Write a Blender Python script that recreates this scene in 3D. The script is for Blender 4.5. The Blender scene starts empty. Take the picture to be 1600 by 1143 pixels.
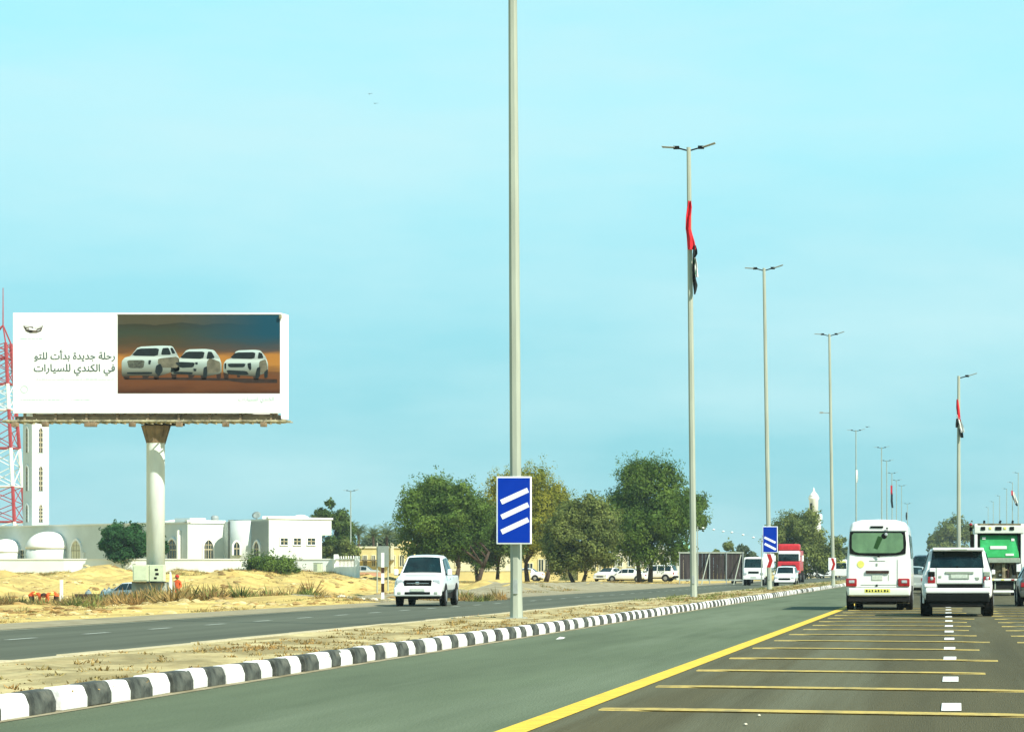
import bpy, bmesh, math, random
from mathutils import Vector, Matrix, noise
random.seed(7)
SC = bpy.context.scene
COL = SC.collection
R = math.radians

# ------------------------------------------------------------------ camera, world, sun, exposure
EYE = 1.25          # height of the lens above the road, metres
FPX = 4200.0        # focal length in pixels of the 1600 px wide photograph (long phone zoom)
cd = bpy.data.cameras.new('camera'); cam = bpy.data.objects.new('camera', cd); COL.objects.link(cam)
cam.location = (0, 0, EYE); cam.rotation_euler = (R(90), 0, 0)
cd.sensor_width = 36; cd.lens = 36*FPX/1600; cd.shift_x = -0.425; cd.shift_y = 0.199
cd.clip_start = 0.5; cd.clip_end = 12000
SC.camera = cam
SUN_DIR = Vector((0.60, -0.46, 0.70)).normalized()      # towards the sun
w = bpy.data.worlds.new('World'); SC.world = w; w.use_nodes = True
nt = w.node_tree; nt.nodes.clear(); N = nt.nodes.new; L = nt.links.new
out = N('ShaderNodeOutputWorld'); bg = N('ShaderNodeBackground'); L(bg.outputs[0], out.inputs[0]); bg.inputs[1].default_value = 0.74
sky = N('ShaderNodeTexSky'); sky.sky_type = 'NISHITA'; sky.sun_disc = False
sky.sun_elevation = math.asin(SUN_DIR.z); sky.sun_rotation = math.atan2(SUN_DIR.x, SUN_DIR.y); sky.dust_density = 2.0
tc = N('ShaderNodeTexCoord'); sep = N('ShaderNodeSeparateXYZ'); L(tc.outputs['Generated'], sep.inputs[0])
ramp = N('ShaderNodeValToRGB'); L(sep.outputs['Z'], ramp.inputs[0])
cr = ramp.color_ramp
cr.elements[0].position = 0.0; cr.elements[0].color = (0.285, 0.66, 0.74, 1)
cr.elements[1].position = 1.0; cr.elements[1].color = (0.10, 0.27, 0.44, 1)
for p, c in ((0.045, (0.30, 0.71, 0.80, 1)), (0.10, (0.36, 0.80, 0.90, 1)), (0.165, (0.44, 0.93, 1.02, 1)), (0.21, (0.38, 0.92, 1.03, 1)), (0.5, (0.17, 0.42, 0.60, 1))):
    e = cr.elements.new(p); e.color = c
mp = N('ShaderNodeMapping'); mp.inputs['Scale'].default_value = (2.2, 2.2, 9.0); L(tc.outputs['Generated'], mp.inputs[0])
nz = N('ShaderNodeTexNoise'); nz.inputs['Scale'].default_value = 1.6; nz.inputs['Detail'].default_value = 6; nz.inputs['Roughness'].default_value = .55; L(mp.outputs[0], nz.inputs[0])
mr = N('ShaderNodeMapRange'); mr.inputs[1].default_value = .42; mr.inputs[2].default_value = .68; mr.inputs[4].default_value = .75; L(nz.outputs[0], mr.inputs[0])
mx = N('ShaderNodeMix'); mx.data_type = 'RGBA'; L(mr.outputs[0], mx.inputs[0]); L(ramp.outputs[0], mx.inputs[6]); mx.inputs[7].default_value = (0.62, 0.93, 0.97, 1)
sk = N('ShaderNodeMix'); sk.data_type = 'RGBA'; sk.blend_type = 'MULTIPLY'; sk.inputs[0].default_value = 1; L(sky.outputs[0], sk.inputs[6]); sk.inputs[7].default_value = (0.06, 0.1, 0.1, 1)
m2 = N('ShaderNodeMix'); m2.data_type = 'RGBA'; m2.inputs[0].default_value = .10; L(mx.outputs[2], m2.inputs[6]); L(sk.outputs[2], m2.inputs[7])
L(m2.outputs[2], bg.inputs[0])
sd = bpy.data.lights.new('sun', 'SUN'); sd.energy = 5.0; sd.angle = R(.6); sd.color = (1.0, .95, .84)
so = bpy.data.objects.new('sun', sd); COL.objects.link(so); so.rotation_euler = SUN_DIR.to_track_quat('Z', 'Y').to_euler()
SC.view_settings.view_transform = 'Standard'; SC.view_settings.look = 'None'
SC.view_settings.exposure = 0.52; SC.view_settings.gamma = 1.0; SC.view_settings.use_curve_mapping = False
SC.cycles.max_bounces = 6; SC.cycles.transparent_max_bounces = 6

def SX(px, y): return (px-1480)/FPX*y          # measured bearing -> metres at a known distance
def SZ(py, y): return EYE+(890-py)/FPX*y

# ------------------------------------------------------------------ materials
def mat(name, c, rough=.75, var=.12, scale=6., bump=0., c2=None, metal=0., spec=.35, coat=0., bscale=None, stretch=(1, 1, 1), island=0., detail=5, trans=None, emit=0):
    m = bpy.data.materials.new(name); m.use_nodes = True; t = m.node_tree; b = t.nodes['Principled BSDF']
    n, l = t.nodes.new, t.links.new
    b.inputs['Roughness'].default_value = rough; b.inputs['Metallic'].default_value = metal
    b.inputs['Specular IOR Level'].default_value = spec; b.inputs['Coat Weight'].default_value = coat; b.inputs['Coat Roughness'].default_value = .08
    tcn = n('ShaderNodeTexCoord'); mpn = n('ShaderNodeMapping'); mpn.inputs['Scale'].default_value = stretch; l(tcn.outputs['Object'], mpn.inputs[0])
    t1 = n('ShaderNodeTexNoise'); t1.inputs['Scale'].default_value = scale; t1.inputs['Detail'].default_value = detail; t1.inputs['Roughness'].default_value = .6; l(mpn.outputs[0], t1.inputs[0])
    c2 = c2 or tuple(max(0, x*(1-var*2.2)) for x in c)
    c1 = tuple(min(1, x*(1+var*.6)) for x in c)
    rr = n('ShaderNodeValToRGB'); rr.color_ramp.elements[0].position = .33; rr.color_ramp.elements[1].position = .67
    rr.color_ramp.elements[0].color = (*c2, 1); rr.color_ramp.elements[1].color = (*c1, 1); l(t1.outputs[0], rr.inputs[0])
    col = rr.outputs[0]
    if island:
        g = n('ShaderNodeNewGeometry'); mm = n('ShaderNodeMapRange'); mm.inputs[3].default_value = 1-island; mm.inputs[4].default_value = 1+island; l(g.outputs['Random Per Island'], mm.inputs[0])
        vm = n('ShaderNodeVectorMath'); vm.operation = 'SCALE'; l(col, vm.inputs[0]); l(mm.outputs[0], vm.inputs['Scale']); col = vm.outputs[0]
    l(col, b.inputs['Base Color'])
    if bump:
        t2 = n('ShaderNodeTexNoise'); t2.inputs['Scale'].default_value = bscale or scale*6; t2.inputs['Detail'].default_value = 4; l(mpn.outputs[0], t2.inputs[0])
        bp = n('ShaderNodeBump'); bp.inputs['Strength'].default_value = bump; bp.inputs['Distance'].default_value = .05; l(t2.outputs[0], bp.inputs['Height']); l(bp.outputs[0], b.inputs['Normal'])
    if trans:
        tr = n('ShaderNodeBsdfTranslucent'); l(col, tr.inputs[0]); ms = n('ShaderNodeMixShader'); ms.inputs[0].default_value = trans
        l(b.outputs[0], ms.inputs[1]); l(tr.outputs[0], ms.inputs[2]); l(ms.outputs[0], t.nodes['Material Output'].inputs[0])
    return m

def two_noise(m, c, scale, lo, hi, stretch=(1, 1, 1), amount=1.):
    """second, larger noise layer mixed over a material's base colour (patches, dirt)"""
    t = m.node_tree; b = t.nodes['Principled BSDF']; n, l = t.nodes.new, t.links.new
    src = b.inputs['Base Color'].links[0].from_socket
    tcn = n('ShaderNodeTexCoord'); mpn = n('ShaderNodeMapping'); mpn.inputs['Scale'].default_value = stretch; l(tcn.outputs['Object'], mpn.inputs[0])
    t1 = n('ShaderNodeTexNoise'); t1.inputs['Scale'].default_value = scale; t1.inputs['Detail'].default_value = 5; t1.inputs['Roughness'].default_value = .65; l(mpn.outputs[0], t1.inputs[0])
    r = n('ShaderNodeMapRange'); r.inputs[1].default_value = lo; r.inputs[2].default_value = hi; r.inputs[4].default_value = amount; l(t1.outputs[0], r.inputs[0])
    x = n('ShaderNodeMix'); x.data_type = 'RGBA'; l(r.outputs[0], x.inputs[0]); l(src, x.inputs[6]); x.inputs[7].default_value = (*c, 1); l(x.outputs[2], b.inputs['Base Color'])
    return m

M = {}
M['sand'] = two_noise(two_noise(mat('sand', (.64, .505, .175), .95, .10, .5, .8, c2=(.50, .36, .115), bscale=3, spec=.1), (.38, .275, .105), .2, .48, .62, amount=.75), (.20, .135, .055), .75, .57, .66, amount=.6)
[setattr(n_.inputs['Distance'], 'default_value', .16) for n_ in M['sand'].node_tree.nodes if n_.type == 'BUMP']
M['clod'] = mat('brown_clods', (.36, .24, .09), .95, .3, .8, .5, island=.35, c2=(.22, .14, .05)); M['clodp'] = mat('pale_clods', (.62, .50, .24), .95, .2, .8, .5, island=.2)
M['median'] = two_noise(mat('median_sand', (.50, .43, .22), .95, .2, 1.2, .5, c2=(.34, .27, .13), bscale=9, spec=.1), (.23, .19, .09), .9, .46, .6, (1, .6, 1), .8)
M['verge'] = mat('verge_gravel', (.33, .30, .20), .95, .2, 1.5, .4, bscale=14, spec=.1, c2=(.22, .19, .11))
M['asph_l'] = two_noise(two_noise(mat('shoulder_asphalt', (.118, .150, .088), .92, .10, .9, .35, bscale=60, spec=.15, stretch=(1, .12, 1)), (.155, .19, .12), .4, .48, .66, (1, .06, 1), .9), (.085, .108, .062), 26., .6, .8, (1, 1, 1), .5)
M['asph_r'] = two_noise(two_noise(mat('lane_asphalt', (.098, .090, .046), .92, .12, .8, .35, bscale=60, spec=.15, stretch=(1.6, .05, 1)), (.135, .138, .085), .55, .50, .66, (1, .025, 1), .9), (.062, .058, .032), 30., .6, .8, (1, 1, 1), .5)
M['asph_o'] = two_noise(mat('old_asphalt', (.105, .118, .082), .92, .12, .6, .3, bscale=50, spec=.15, stretch=(1.4, .06, 1)), (.125, .14, .10), .4, .5, .7, (1, .05, 1), .8)
M['yline'] = two_noise(mat('yellow_line', (.78, .53, .05), .8, .08, 5, .1, bscale=80), (.58, .38, .05), 3., .46, .66, amount=.7)
def worn(name, c, thr, wear):
    m = mat(name, c, .85, .12, 12, 0)
    return two_noise(m, wear, 2.2, thr, thr+.22, (2, .8, 1), .85)
M['rumble'] = worn('rumble_paint', (.56, .42, .11), .46, (.24, .20, .085))
M['wdash'] = mat('white_paint', (.80, .80, .76), .8, .04, 8)
M['odash'] = worn('worn_white_paint', (.42, .46, .38), .55, (.2, .24, .19))
M['oedge'] = worn('pale_edge_paint', (.36, .36, .24), .5, (.2, .22, .15))
M['kw'] = two_noise(mat('kerb_white', (.80, .80, .76), .85, .04, 5, .15, bscale=30), (.46, .43, .33), 4.5, .53, .74, amount=.7)
M['kb'] = two_noise(mat('kerb_black', (.095, .105, .085), .85, .3, 6, .2, bscale=30), (.17, .17, .13), 5., .5, .75, amount=.8)
M['kc'] = mat('concrete_kerb', (.52, .45, .27), .9, .15, 3, .3, bscale=20)
M['conc'] = mat('concrete', (.40, .44, .38), .9, .15, 3, .3, bscale=20)
M['pole'] = mat('painted_pole', (.38, .415, .33), .6, .09, 1.2, .05, stretch=(3, 3, .4), spec=.25)
M['pylon'] = mat('pylon_paint', (.72, .79, .75), .55, .05, 1.5, stretch=(2, 2, .5))
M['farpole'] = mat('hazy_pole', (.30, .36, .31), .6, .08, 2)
M['lamp'] = mat('luminaire_grey', (.32, .36, .34), .5, .1, 6)
M['dark'] = mat('dark_plastic', (.008, .010, .009), .7, .2, 8, spec=.1)
M['under'] = mat('underbody', (.010, .010, .008), .9, .3, 5)
M['tyre'] = mat('tyre_rubber', (.012, .012, .012), .85, .2, 12)
M['rim'] = mat('wheel_rim', (.42, .43, .42), .4, .1, 9, metal=.6)
M['glass'] = mat('tinted_glass', (.006, .022, .024), .06, .3, 2.5, spec=.5)
M['glassb'] = mat('window_glass', (.03, .05, .05), .1, .3, 1.5, spec=.6)
M['busglass'] = two_noise(mat('bus_rear_glass', (.15, .28, .14), .1, .12, 1.2, spec=.5), (.08, .15, .08), 1.1, .45, .62, (1, 1, .5), .7)
M['white'] = mat('white_paintwork', (.80, .81, .78), .35, .02, 3, spec=.5, coat=.6)
M['white2'] = mat('off_white_paintwork', (.70, .74, .66), .45, .03, 3, spec=.5, coat=.3)
M['silver'] = mat('silver_paintwork', (.45, .48, .44), .35, .05, 3, metal=.3, coat=.5)
M['grey'] = mat('dark_grey_paintwork', (.07, .075, .06), .35, .1, 3, coat=.5)
M['navy'] = mat('dark_blue_paintwork', (.008, .02, .035), .4, .1, 3, coat=.4)
M['red'] = mat('red_paintwork', (.55, .02, .03), .45, .1, 4, coat=.3)
M['redlamp'] = mat('red_lamp_lens', (.34, .004, .008), .3, .15, 8, spec=.5, coat=.5)
M['clearlamp'] = mat('clear_lamp_lens', (.42, .47, .48), .12, .1, 12, spec=.6, coat=.6)
M['chrome'] = mat('chrome', (.6, .62, .6), .18, .05, 5, metal=.9)
M['plate'] = mat('number_plate', (.55, .62, .52), .6, .1, 20)
M['gtrim'] = mat('green_grey_trim', (.30, .36, .28), .5, .1, 8)
M['yel'] = mat('yellow_sticker', (.72, .70, .16), .6, .06, 5)
M['green'] = two_noise(mat('green_truck_paint', (.02, .36, .085), .5, .1, 1.5, coat=.2), (.05, .50, .17), .9, .5, .65, amount=.8)
M['hop'] = two_noise(mat('dirty_hopper', (.30, .26, .15), .9, .3, 2., .2), (.07, .05, .03), 1.7, .45, .6, (2.5, 1, .7), .9)
M['wall'] = mat('white_render', (.60, .65, .60), .9, .04, .6, .1, bscale=8)
M['wallb'] = mat('boundary_render', (.82, .86, .82), .9, .04, .4, .1, bscale=8)
M['dome'] = mat('dome_render', (.82, .82, .76), .85, .03, .8)
M['yellow'] = mat('yellow_render', (.68, .57, .25), .9, .08, .5)
M['cream'] = mat('cream_render', (.70, .66, .46), .9, .08, .5)
M['pink'] = mat('pink_render', (.62, .36, .24), .9, .1, .5)
M['gdoor'] = mat('green_shutter', (.12, .28, .2), .7, .1, 2)
M['turq'] = mat('turquoise_tent', (.35, .72, .64), .8, .05, 1)
M['tent'] = mat('white_canvas', (.78, .79, .74), .85, .04, 1)
M['lattice'] = mat('window_screen', (.45, .40, .25), .8, .1, 5)
M['corr'] = two_noise(mat('rusty_sheet', (.055, .04, .038), .8, .3, .7, stretch=(1, 1, .25)), (.10, .085, .08), 1.2, .5, .7, (1, 1, .1), .8)
M['bark'] = mat('bark', (.085, .06, .04), .95, .3, 6, .5, stretch=(1, 1, .3))
M['mast_r'] = mat('mast_red', (.36, .05, .055), .6, .12, 3)
M['mast_w'] = mat('mast_white', (.75, .76, .72), .6, .05, 3)
M['blue'] = mat('sign_blue', (.001, .034, .36), .6, .04, 3, spec=.08)
M['sblue'] = mat('sign_white', (.82, .86, .88), .45, .02, 3, spec=.4)
M['sgrey'] = mat('sign_back', (.22, .27, .25), .6, .06, 3)
M['chev'] = mat('chevron_red', (.42, .012, .012), .5, .1, 3)
M['fred'] = mat('flag_red', (.62, .012, .02), .8, .08, 3)
M['fblk'] = mat('flag_black', (.008, .012, .012), .85, .1, 3)
M['fgrn'] = mat('flag_green', (.04, .30, .10), .8, .1, 3)
M['fwht'] = mat('flag_white', (.80, .81, .76), .8, .03, 3)
M['orange'] = two_noise(mat('orange_coverall', (.72, .11, .025), .85, .15, 3), (.85, .42, .05), 3.5, .6, .66, amount=.8)
M['skin'] = mat('skin', (.16, .075, .04), .7, .1, 5)
M['cap'] = mat('red_cap', (.45, .03, .02), .8, .1, 5)
M['box'] = mat('meter_box', (.60, .68, .46), .6, .06, 3)
M['panel'] = mat('billboard_white', (.84, .85, .83), .6, .02, 1)
M['frame_b'] = mat('billboard_steel', (.26, .19, .11), .7, .25, 2)
M['catw'] = mat('catwalk_steel', (.50, .46, .30), .7, .35, 3)
M['ink'] = mat('grey_print', (.075, .12, .10), .7, .05, 4)
M['inkl'] = mat('pale_print', (.50, .66, .60), .7, .05, 4)
M['inkb'] = mat('crest_print', (.13, .11, .08), .7, .5, 6)
M['sack'] = mat('grey_sacks', (.26, .33, .33), .9, .2, 3)
M['plank'] = mat('dark_timber', (.055, .028, .02), .9, .3, 3)
M['brush'] = mat('dry_brush', (.30, .175, .055), .95, .3, .5, island=.5, trans=.2, c2=(.25, .21, .08))
M['brushg'] = mat('green_brush', (.20, .23, .06), .95, .25, .5, island=.5, trans=.2)
M['rub'] = mat('pale_rubble', (.62, .58, .44), .9, .1, 3)
M['bird'] = mat('bird_grey', (.10, .13, .14), .9, .1, 9)
M['sit'] = mat('seat_dark', (.02, .02, .02), .9)
def leafm(name, c, c2, isl=.45, sc=.35): return mat(name, c, .8, .2, sc, c2=c2, island=isl, trans=.42, spec=.15, detail=2)
M['leafA'] = leafm('ghaf_leaf_green', (.140, .215, .040), (.050, .105, .020))
M['leafB'] = leafm('ghaf_leaf_olive', (.33, .31, .035), (.14, .18, .028))
M['leafC'] = leafm('ghaf_leaf_dusty', (.21, .25, .07), (.10, .135, .035))
M['leafD'] = leafm('leaf_dark', (.055, .15, .045), (.022, .075, .025))
M['leafE'] = leafm('ghaf_leaf_deep', (.12, .18, .04), (.05, .095, .022))
M['palm'] = leafm('palm_leaf', (.16, .20, .075), (.08, .12, .05))
M['far'] = leafm('far_leaf', (.13, .18, .10), (.09, .13, .07))

# ------------------------------------------------------------------ mesh helpers
def smooth(t): t = max(0., min(1., t)); return t*t*(3-2*t)
def interp(x, P):
    if x <= P[0][0]: return P[0][1]
    for (a, b), (c, d) in zip(P, P[1:]):
        if x <= c: return b+(d-b)*(x-a)/(c-a)
    return P[-1][1]
class MB:
    def __init__(s, m=None): s.v = []; s.f = []; s.mi = []; s.M = m or Matrix(); s.k = 0
    def add(s, vs, fs):
        o = len(s.v); s.v += [tuple(s.M @ Vector(p)) for p in vs]
        for f in fs: s.f.append([i+o for i in f]); s.mi.append(s.k)
        return s
    def box(s, x0, x1, y0, y1, z0, z1):
        return s.add([(x0, y0, z0), (x1, y0, z0), (x1, y1, z0), (x0, y1, z0), (x0, y0, z1), (x1, y0, z1), (x1, y1, z1), (x0, y1, z1)],
                     [(0, 3, 2, 1), (4, 5, 6, 7), (0, 1, 5, 4), (1, 2, 6, 5), (2, 3, 7, 6), (3, 0, 4, 7)])
    def prism(s, pts, z0, z1):
        n = len(pts); return s.add([(x, y, z0) for x, y in pts]+[(x, y, z1) for x, y in pts],
            [list(range(n))[::-1], list(range(n, 2*n))]+[(i, (i+1) % n, n+(i+1) % n, n+i) for i in range(n)])
    def plate(s, pts, y0, y1):       # outline in x,z given thickness from y0 (front) to y1
        n = len(pts); return s.add([(x, y0, z) for x, z in pts]+[(x, y1, z) for x, z in pts],
            [list(range(n)), list(range(n, 2*n))[::-1]]+[(i, n+i, n+(i+1) % n, (i+1) % n) for i in range(n)])
    def tube(s, p, q, r0, r1=None, n=8):
        r1 = r0 if r1 is None else r1; p, q = Vector(p), Vector(q); d = (q-p).normalized()
        a = d.cross(Vector((0, 0, 1)) if abs(d.z) < .9 else Vector((1, 0, 0))).normalized(); b = d.cross(a)
        vs = [];
        for c, r in ((p, r0), (q, r1)):
            for i in range(n):
                t = 2*math.pi*(i+.5)/n; vs.append(c+a*math.cos(t)*r+b*math.sin(t)*r)
        return s.add(vs, [list(range(n)), list(range(n, 2*n))[::-1]]+[(i, n+i, n+(i+1) % n, (i+1) % n) for i in range(n)])
    def lathe(s, prof, n=16, cx=0, cy=0, a0=0):
        vs = [(cx+r*math.cos(a0+2*math.pi*i/n), cy+r*math.sin(a0+2*math.pi*i/n), z) for r, z in prof for i in range(n)]
        fs = [(j*n+i, j*n+(i+1) % n, (j+1)*n+(i+1) % n, (j+1)*n+i) for j in range(len(prof)-1) for i in range(n)]
        fs += [list(range(n))[::-1], [(len(prof)-1)*n+i for i in range(n)]]
        return s.add(vs, fs)
    def ball(s, c, rx, ry, rz, n=10, m=6):
        c = Vector(c); pr = []
        vs = [(c.x+rx*math.sin(math.pi*j/m)*math.cos(2*math.pi*i/n), c.y+ry*math.sin(math.pi*j/m)*math.sin(2*math.pi*i/n), c.z-rz*math.cos(math.pi*j/m)) for j in range(1, m) for i in range(n)]
        fs = [((j)*n+i, j*n+(i+1) % n, (j+1)*n+(i+1) % n, (j+1)*n+i) for j in range(m-2) for i in range(n)]
        o = len(vs); vs += [(c.x, c.y, c.z-rz), (c.x, c.y, c.z+rz)]
        fs += [(o, (i+1) % n, i) for i in range(n)]+[(o+1, (m-2)*n+i, (m-2)*n+(i+1) % n) for i in range(n)]
        return s.add(vs, fs)
    def build(s, name, m, parent=None, smoothf=False, bevel=0, seg=2):
        me = bpy.data.meshes.new(name); me.from_pydata(s.v, [], s.f)
        for x in (m if isinstance(m, (list, tuple)) else [m]): me.materials.append(M[x])
        me.polygons.foreach_set('material_index', s.mi)
        if smoothf: me.polygons.foreach_set('use_smooth', [True]*len(s.f))
        me.update()
        if not smoothf or smoothf == 'fix':
            b = bmesh.new(); b.from_mesh(me); bmesh.ops.recalc_face_normals(b, faces=b.faces[:]); b.to_mesh(me); b.free()
        o = bpy.data.objects.new(name, me); COL.objects.link(o)
        if parent: o.parent = parent
        if bevel:
            bm = o.modifiers.new('bevel', 'BEVEL'); bm.width = bevel; bm.segments = seg; bm.limit_method = 'ANGLE'; bm.angle_limit = R(28)
            me.polygons.foreach_set('use_smooth', [True]*len(me.polygons))
            wn = o.modifiers.new('wn', 'WEIGHTED_NORMAL'); wn.keep_sharp = False
        return o
def tag(o, label=None, cat=None, group=None, kind=None):
    if label: o['label'] = label
    if cat: o['category'] = cat
    if group: o['group'] = group
    if kind: o['kind'] = kind
    return o
def thing(name, label, cat, loc=(0, 0, 0), rz=0, group=None, kind=None):
    o = bpy.data.objects.new(name, None); o.empty_display_size = .3; COL.objects.link(o); o.location = loc; o.rotation_euler = (0, 0, rz)
    return tag(o, label, cat, group, kind)
def copy_tree(o, parent=None):
    c = o.copy(); COL.objects.link(c); c.parent = parent
    for ch in [x for x in KIDS.get(o.name, [])] or list(o.children): copy_tree(ch, c)
    return c
KIDS = {}
def struct(o): o['kind'] = 'structure'; return o

# ------------------------------------------------------------------ ground, roads
def cx(y): return 0 if y < 560 else -(y-560)**2/700.
PIT = [(0, 0), (60, -.05), (90, -.25), (120, -.75), (150, -1.08), (163, -1.18), (172, -1.22), (186, -1.0), (200, -.75), (215, -.65), (240, -.15), (262, .35), (282, .85), (340, .9), (4000, .9)]
def terr(x, y):
    xr = x-cx(y)
    if y > 640 and abs(xr) < 60: return -.04
    if -21.6 < xr < 8.6: return -.04
    if xr >= 8.6:
        t = smooth((xr-8.6)/8); return -.04+t*(.12+.18*noise.noise(Vector((x*.09, y*.06, 3))))
    d = -21.6-xr; t = smooth(d/6)
    edge = interp(y, [(0, 24), (200, 24), (250, 46), (300, 58), (4000, 62)])
    m = smooth((-xr-edge)/13.)
    z = PITz(y)*m
    amp = (.10+.30*m*smooth((y-80)/80))*(.35+.65*smooth((y-176)/12)) if y > 100 else .10
    z += t*amp*(noise.noise(Vector((x*.13, y*.07, 0)))+.5*noise.noise(Vector((x*.35, y*.2, 5))))
    if 175 < y < 285:      # spoil heaps below the boundary wall
        h = noise.noise(Vector((x*.22, y*.11, 9)))
        h2 = noise.noise(Vector((x*.5, y*.35, 29))); z += m*smooth((y-175)/30)*smooth((285-y)/12)*(max(0, h)*1.3+max(0, h2)*.55)
    if 92 < y < 230 and xr > -62:   # low heaps along the verge
        h = noise.noise(Vector((x*.3, y*.12, 19)))+.25
        z += smooth(d/4)*smooth((y-92)/20)*smooth((230-y)/25)*smooth((xr+62)/10)*max(0, h)*.55
    gx, gy_ = (x+59.6)/2.6, (y-188)/6.; gg = math.exp(-(gx*gx+gy_*gy_)**2*.25)
    if gg > .01: z = z*(1-gg)+(-.80)*gg
    return -.04*(1-t)+z
def PITz(y): return interp(y, PIT)
def grid(name, xs, ys, zf, m, **kw):
    b = MB(); nx = len(xs)
    b.add([(x, y, zf(x, y)) for y in ys for x in xs], [(j*nx+i, j*nx+i+1, (j+1)*nx+i+1, (j+1)*nx+i) for j in range(len(ys)-1) for i in range(nx-1)])
    return b.build(name, m, smoothf=True, **kw)
xs = [-6000, -3000, -1500, -900, -600, -420, -320, -260, -220, -195, -180]+[-170+i*1.0 for i in range(149)]+[-21.5, -20, -10, 0, 8.5]+[9+1.5*i for i in range(30)]+[60, 90, 150, 300, 700, 1500, 3000, 6000]
ys = [-60, -20, 0]+[10+1.6*i for i in range(220)]+[365+6*i for i in range(60)]+[730, 800, 900, 1100, 1400, 1900, 2600, 4000, 6500, 9000]
g = grid('sandy_ground', xs, ys, terr, 'sand'); struct(g); g['label'] = 'yellow sandy ground with low heaps stretching to the horizon'
YS = [-40, -10]+[10*i for i in range(0, 56)]+[560+12*i for i in range(30)]
def strip(name, x0, x1, z, m, y0=-40, y1=900, label=None, parent=None):
    yy = [y0]+[y for y in YS if y0 < y < y1]+[y1]
    b = MB(); b.add([(x+cx(y), y, z) for y in yy for x in (x0, x1)], [(2*j, 2*j+1, 2*j+3, 2*j+2) for j in range(len(yy)-1)])
    o = b.build(name, m, parent, smoothf=True); struct(o)
    if label: o['label'] = label
    return o
strip('road_shoulder', -7.87, -3.36, .000, 'asph_l', label='smooth grey green asphalt shoulder inside the striped kerb')
strip('road', -3.36, 8.5, .000, 'asph_r', label='brown grey asphalt lanes with rumble strips')
strip('opposite_road', -19.7, -11.28, .000, 'asph_o', label='asphalt carriageway beyond the median')
strip('gravel_verge', -22.0, -19.7, .004, 'verge', label='pale gravel verge beside the far carriageway')
# yellow line
strip('yellow_edge_line', -3.49, -3.24, .006, 'yline', y0=-20, y1=420, label='solid yellow line along the shoulder')
strip('edge_line', -12.45, -12.30, .006, 'oedge', y0=-20, y1=420, label='faded pale line at the inner edge of the far carriageway')
strip('edge_line', -19.45, -19.33, .006, 'oedge', y0=-20, y1=420, label='faded pale line at the outer edge of the far carriageway')
strip('edge_line', 7.6, 7.75, .006, 'yline', y0=-20, y1=420, label='yellow line at the outer edge of the near carriageway')
# rumble strips : a painted bar across the lane each
rum = thing('rumble_strips', 'row of worn yellow bars painted across the lane', None, kind='structure')
y = 24.0
ysr = [10.6, 15.1, 19.6, 24.1, 28.8, 33.4, 38.0, 42.9, 47.5, 52, 56.5, 60.6, 65, 69.5, 74, 78.5, 83, 87.5]
for i, y in enumerate(ysr):
    x0 = -3.06+random.uniform(-.05, .05)
    for (a, c, nm) in ((x0, (.55 if i > 4 else .9)+random.uniform(-.12, .2), 0), (1.2, 4.3, 1)):
        b = MB(); n = 8; wdt = .22
        P = [a+(c-a)*k/n for k in range(n+1)]
        yc = lambda x: y-.30*(x+3.0)
        b.add([(x, yc(x)+s*wdt*(1 if .02 < (x-a)/(c-a) < .98 else .4), .012) for x in P for s in (-1, 1)], [(2*k, 2*k+2, 2*k+3, 2*k+1) for k in range(n)])
        b.add([(P[0], yc(P[0])-wdt, .002), (P[-1], yc(P[-1])-wdt, .002), (P[-1], yc(P[-1])-wdt*.4, .012), (P[0], yc(P[0])-wdt*.8, .012)], [(0, 1, 2, 3)])
        b.build('rumble_bar', 'rumble', rum)
dsh = thing('lane_dashes', 'short white dashes between the two near lanes', None, kind='structure')
for y in [11.5, 18, 24.4, 30.6, 37.8, 42.6, 48.6, 54.3, 59.7, 65.6, 71.5, 78, 84, 90, 96, 102, 108, 114, 120]:
    b = MB(); l = .62; b.prism([(-.055, y-l), (.125, y-l), (.13, y+l), (-.05, y+l)], .004, .014); b.build('lane_dash', 'wdash', dsh, bevel=.004)
ods = thing('far_lane_dashes', 'worn white dashes along the far carriageway', None, kind='structure')
for i in range(58):
    y = 22.2+4.3*i
    b = MB(); b.add([(-16.86, y, .006), (-16.72, y, .006), (-16.72, y+1.5, .006), (-16.86, y+1.5, .006)], [(0, 1, 2, 3)]); b.build('lane_dash', 'odash', ods)

# kerb with alternating painted stones
kerb = thing('striped_kerb', 'black and white striped kerb along the near side of the median', None, kind='structure')
PK = [(0, 0), (0, .10), (.035, .19), (.055, .205), (.18, .208), (.18, 0)]       # outwards from the face
def kstone(b, y0, y1, seed=0):
    b.add([(-7.87-u, y, z) for y in (y0, y1) for u, z in PK], [list(range(6)), list(range(6, 12))[::-1]]+[(i, 6+i, 6+(i+1) % 6, (i+1) % 6) for i in range(6)])
PER = .703; k = 0
kme = {}
for key in ('kw', 'kb'):
    b = MB(); kstone(b, .010, PER-.010); o = b.build('kerb_stone', key, kerb, bevel=.012, seg=1); kme[key] = o
Y0 = 23.03-PER*13
i = 0
for i in range(282):
    key = 'kw' if (i-13) % 2 else 'kb'
    y = Y0+i*PER
    first = (i < 2)
    if first: o = kme[key]
    else: o = kme[key].copy(); COL.objects.link(o); o.parent = kerb
    dx = random.uniform(-.012, .012)+(.05*smooth((28.7-y)/6) if y < 28.7 else 0)
    o.location = (dx, y+(0.03 if y > 28.6 else 0), random.uniform(-.008, .006)-(.0 if y > 28.6 else 0))
    o.rotation_euler = (random.uniform(-.006, .006), 0, random.uniform(-.012, .012))
Yk = Y0+282*PER
b = MB(); y = Yk; q = 0
while y < 420:
    b.k = (q+1) % 2; kstone(b, y+.01, y+PER-.01); y += PER; q += 1
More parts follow.
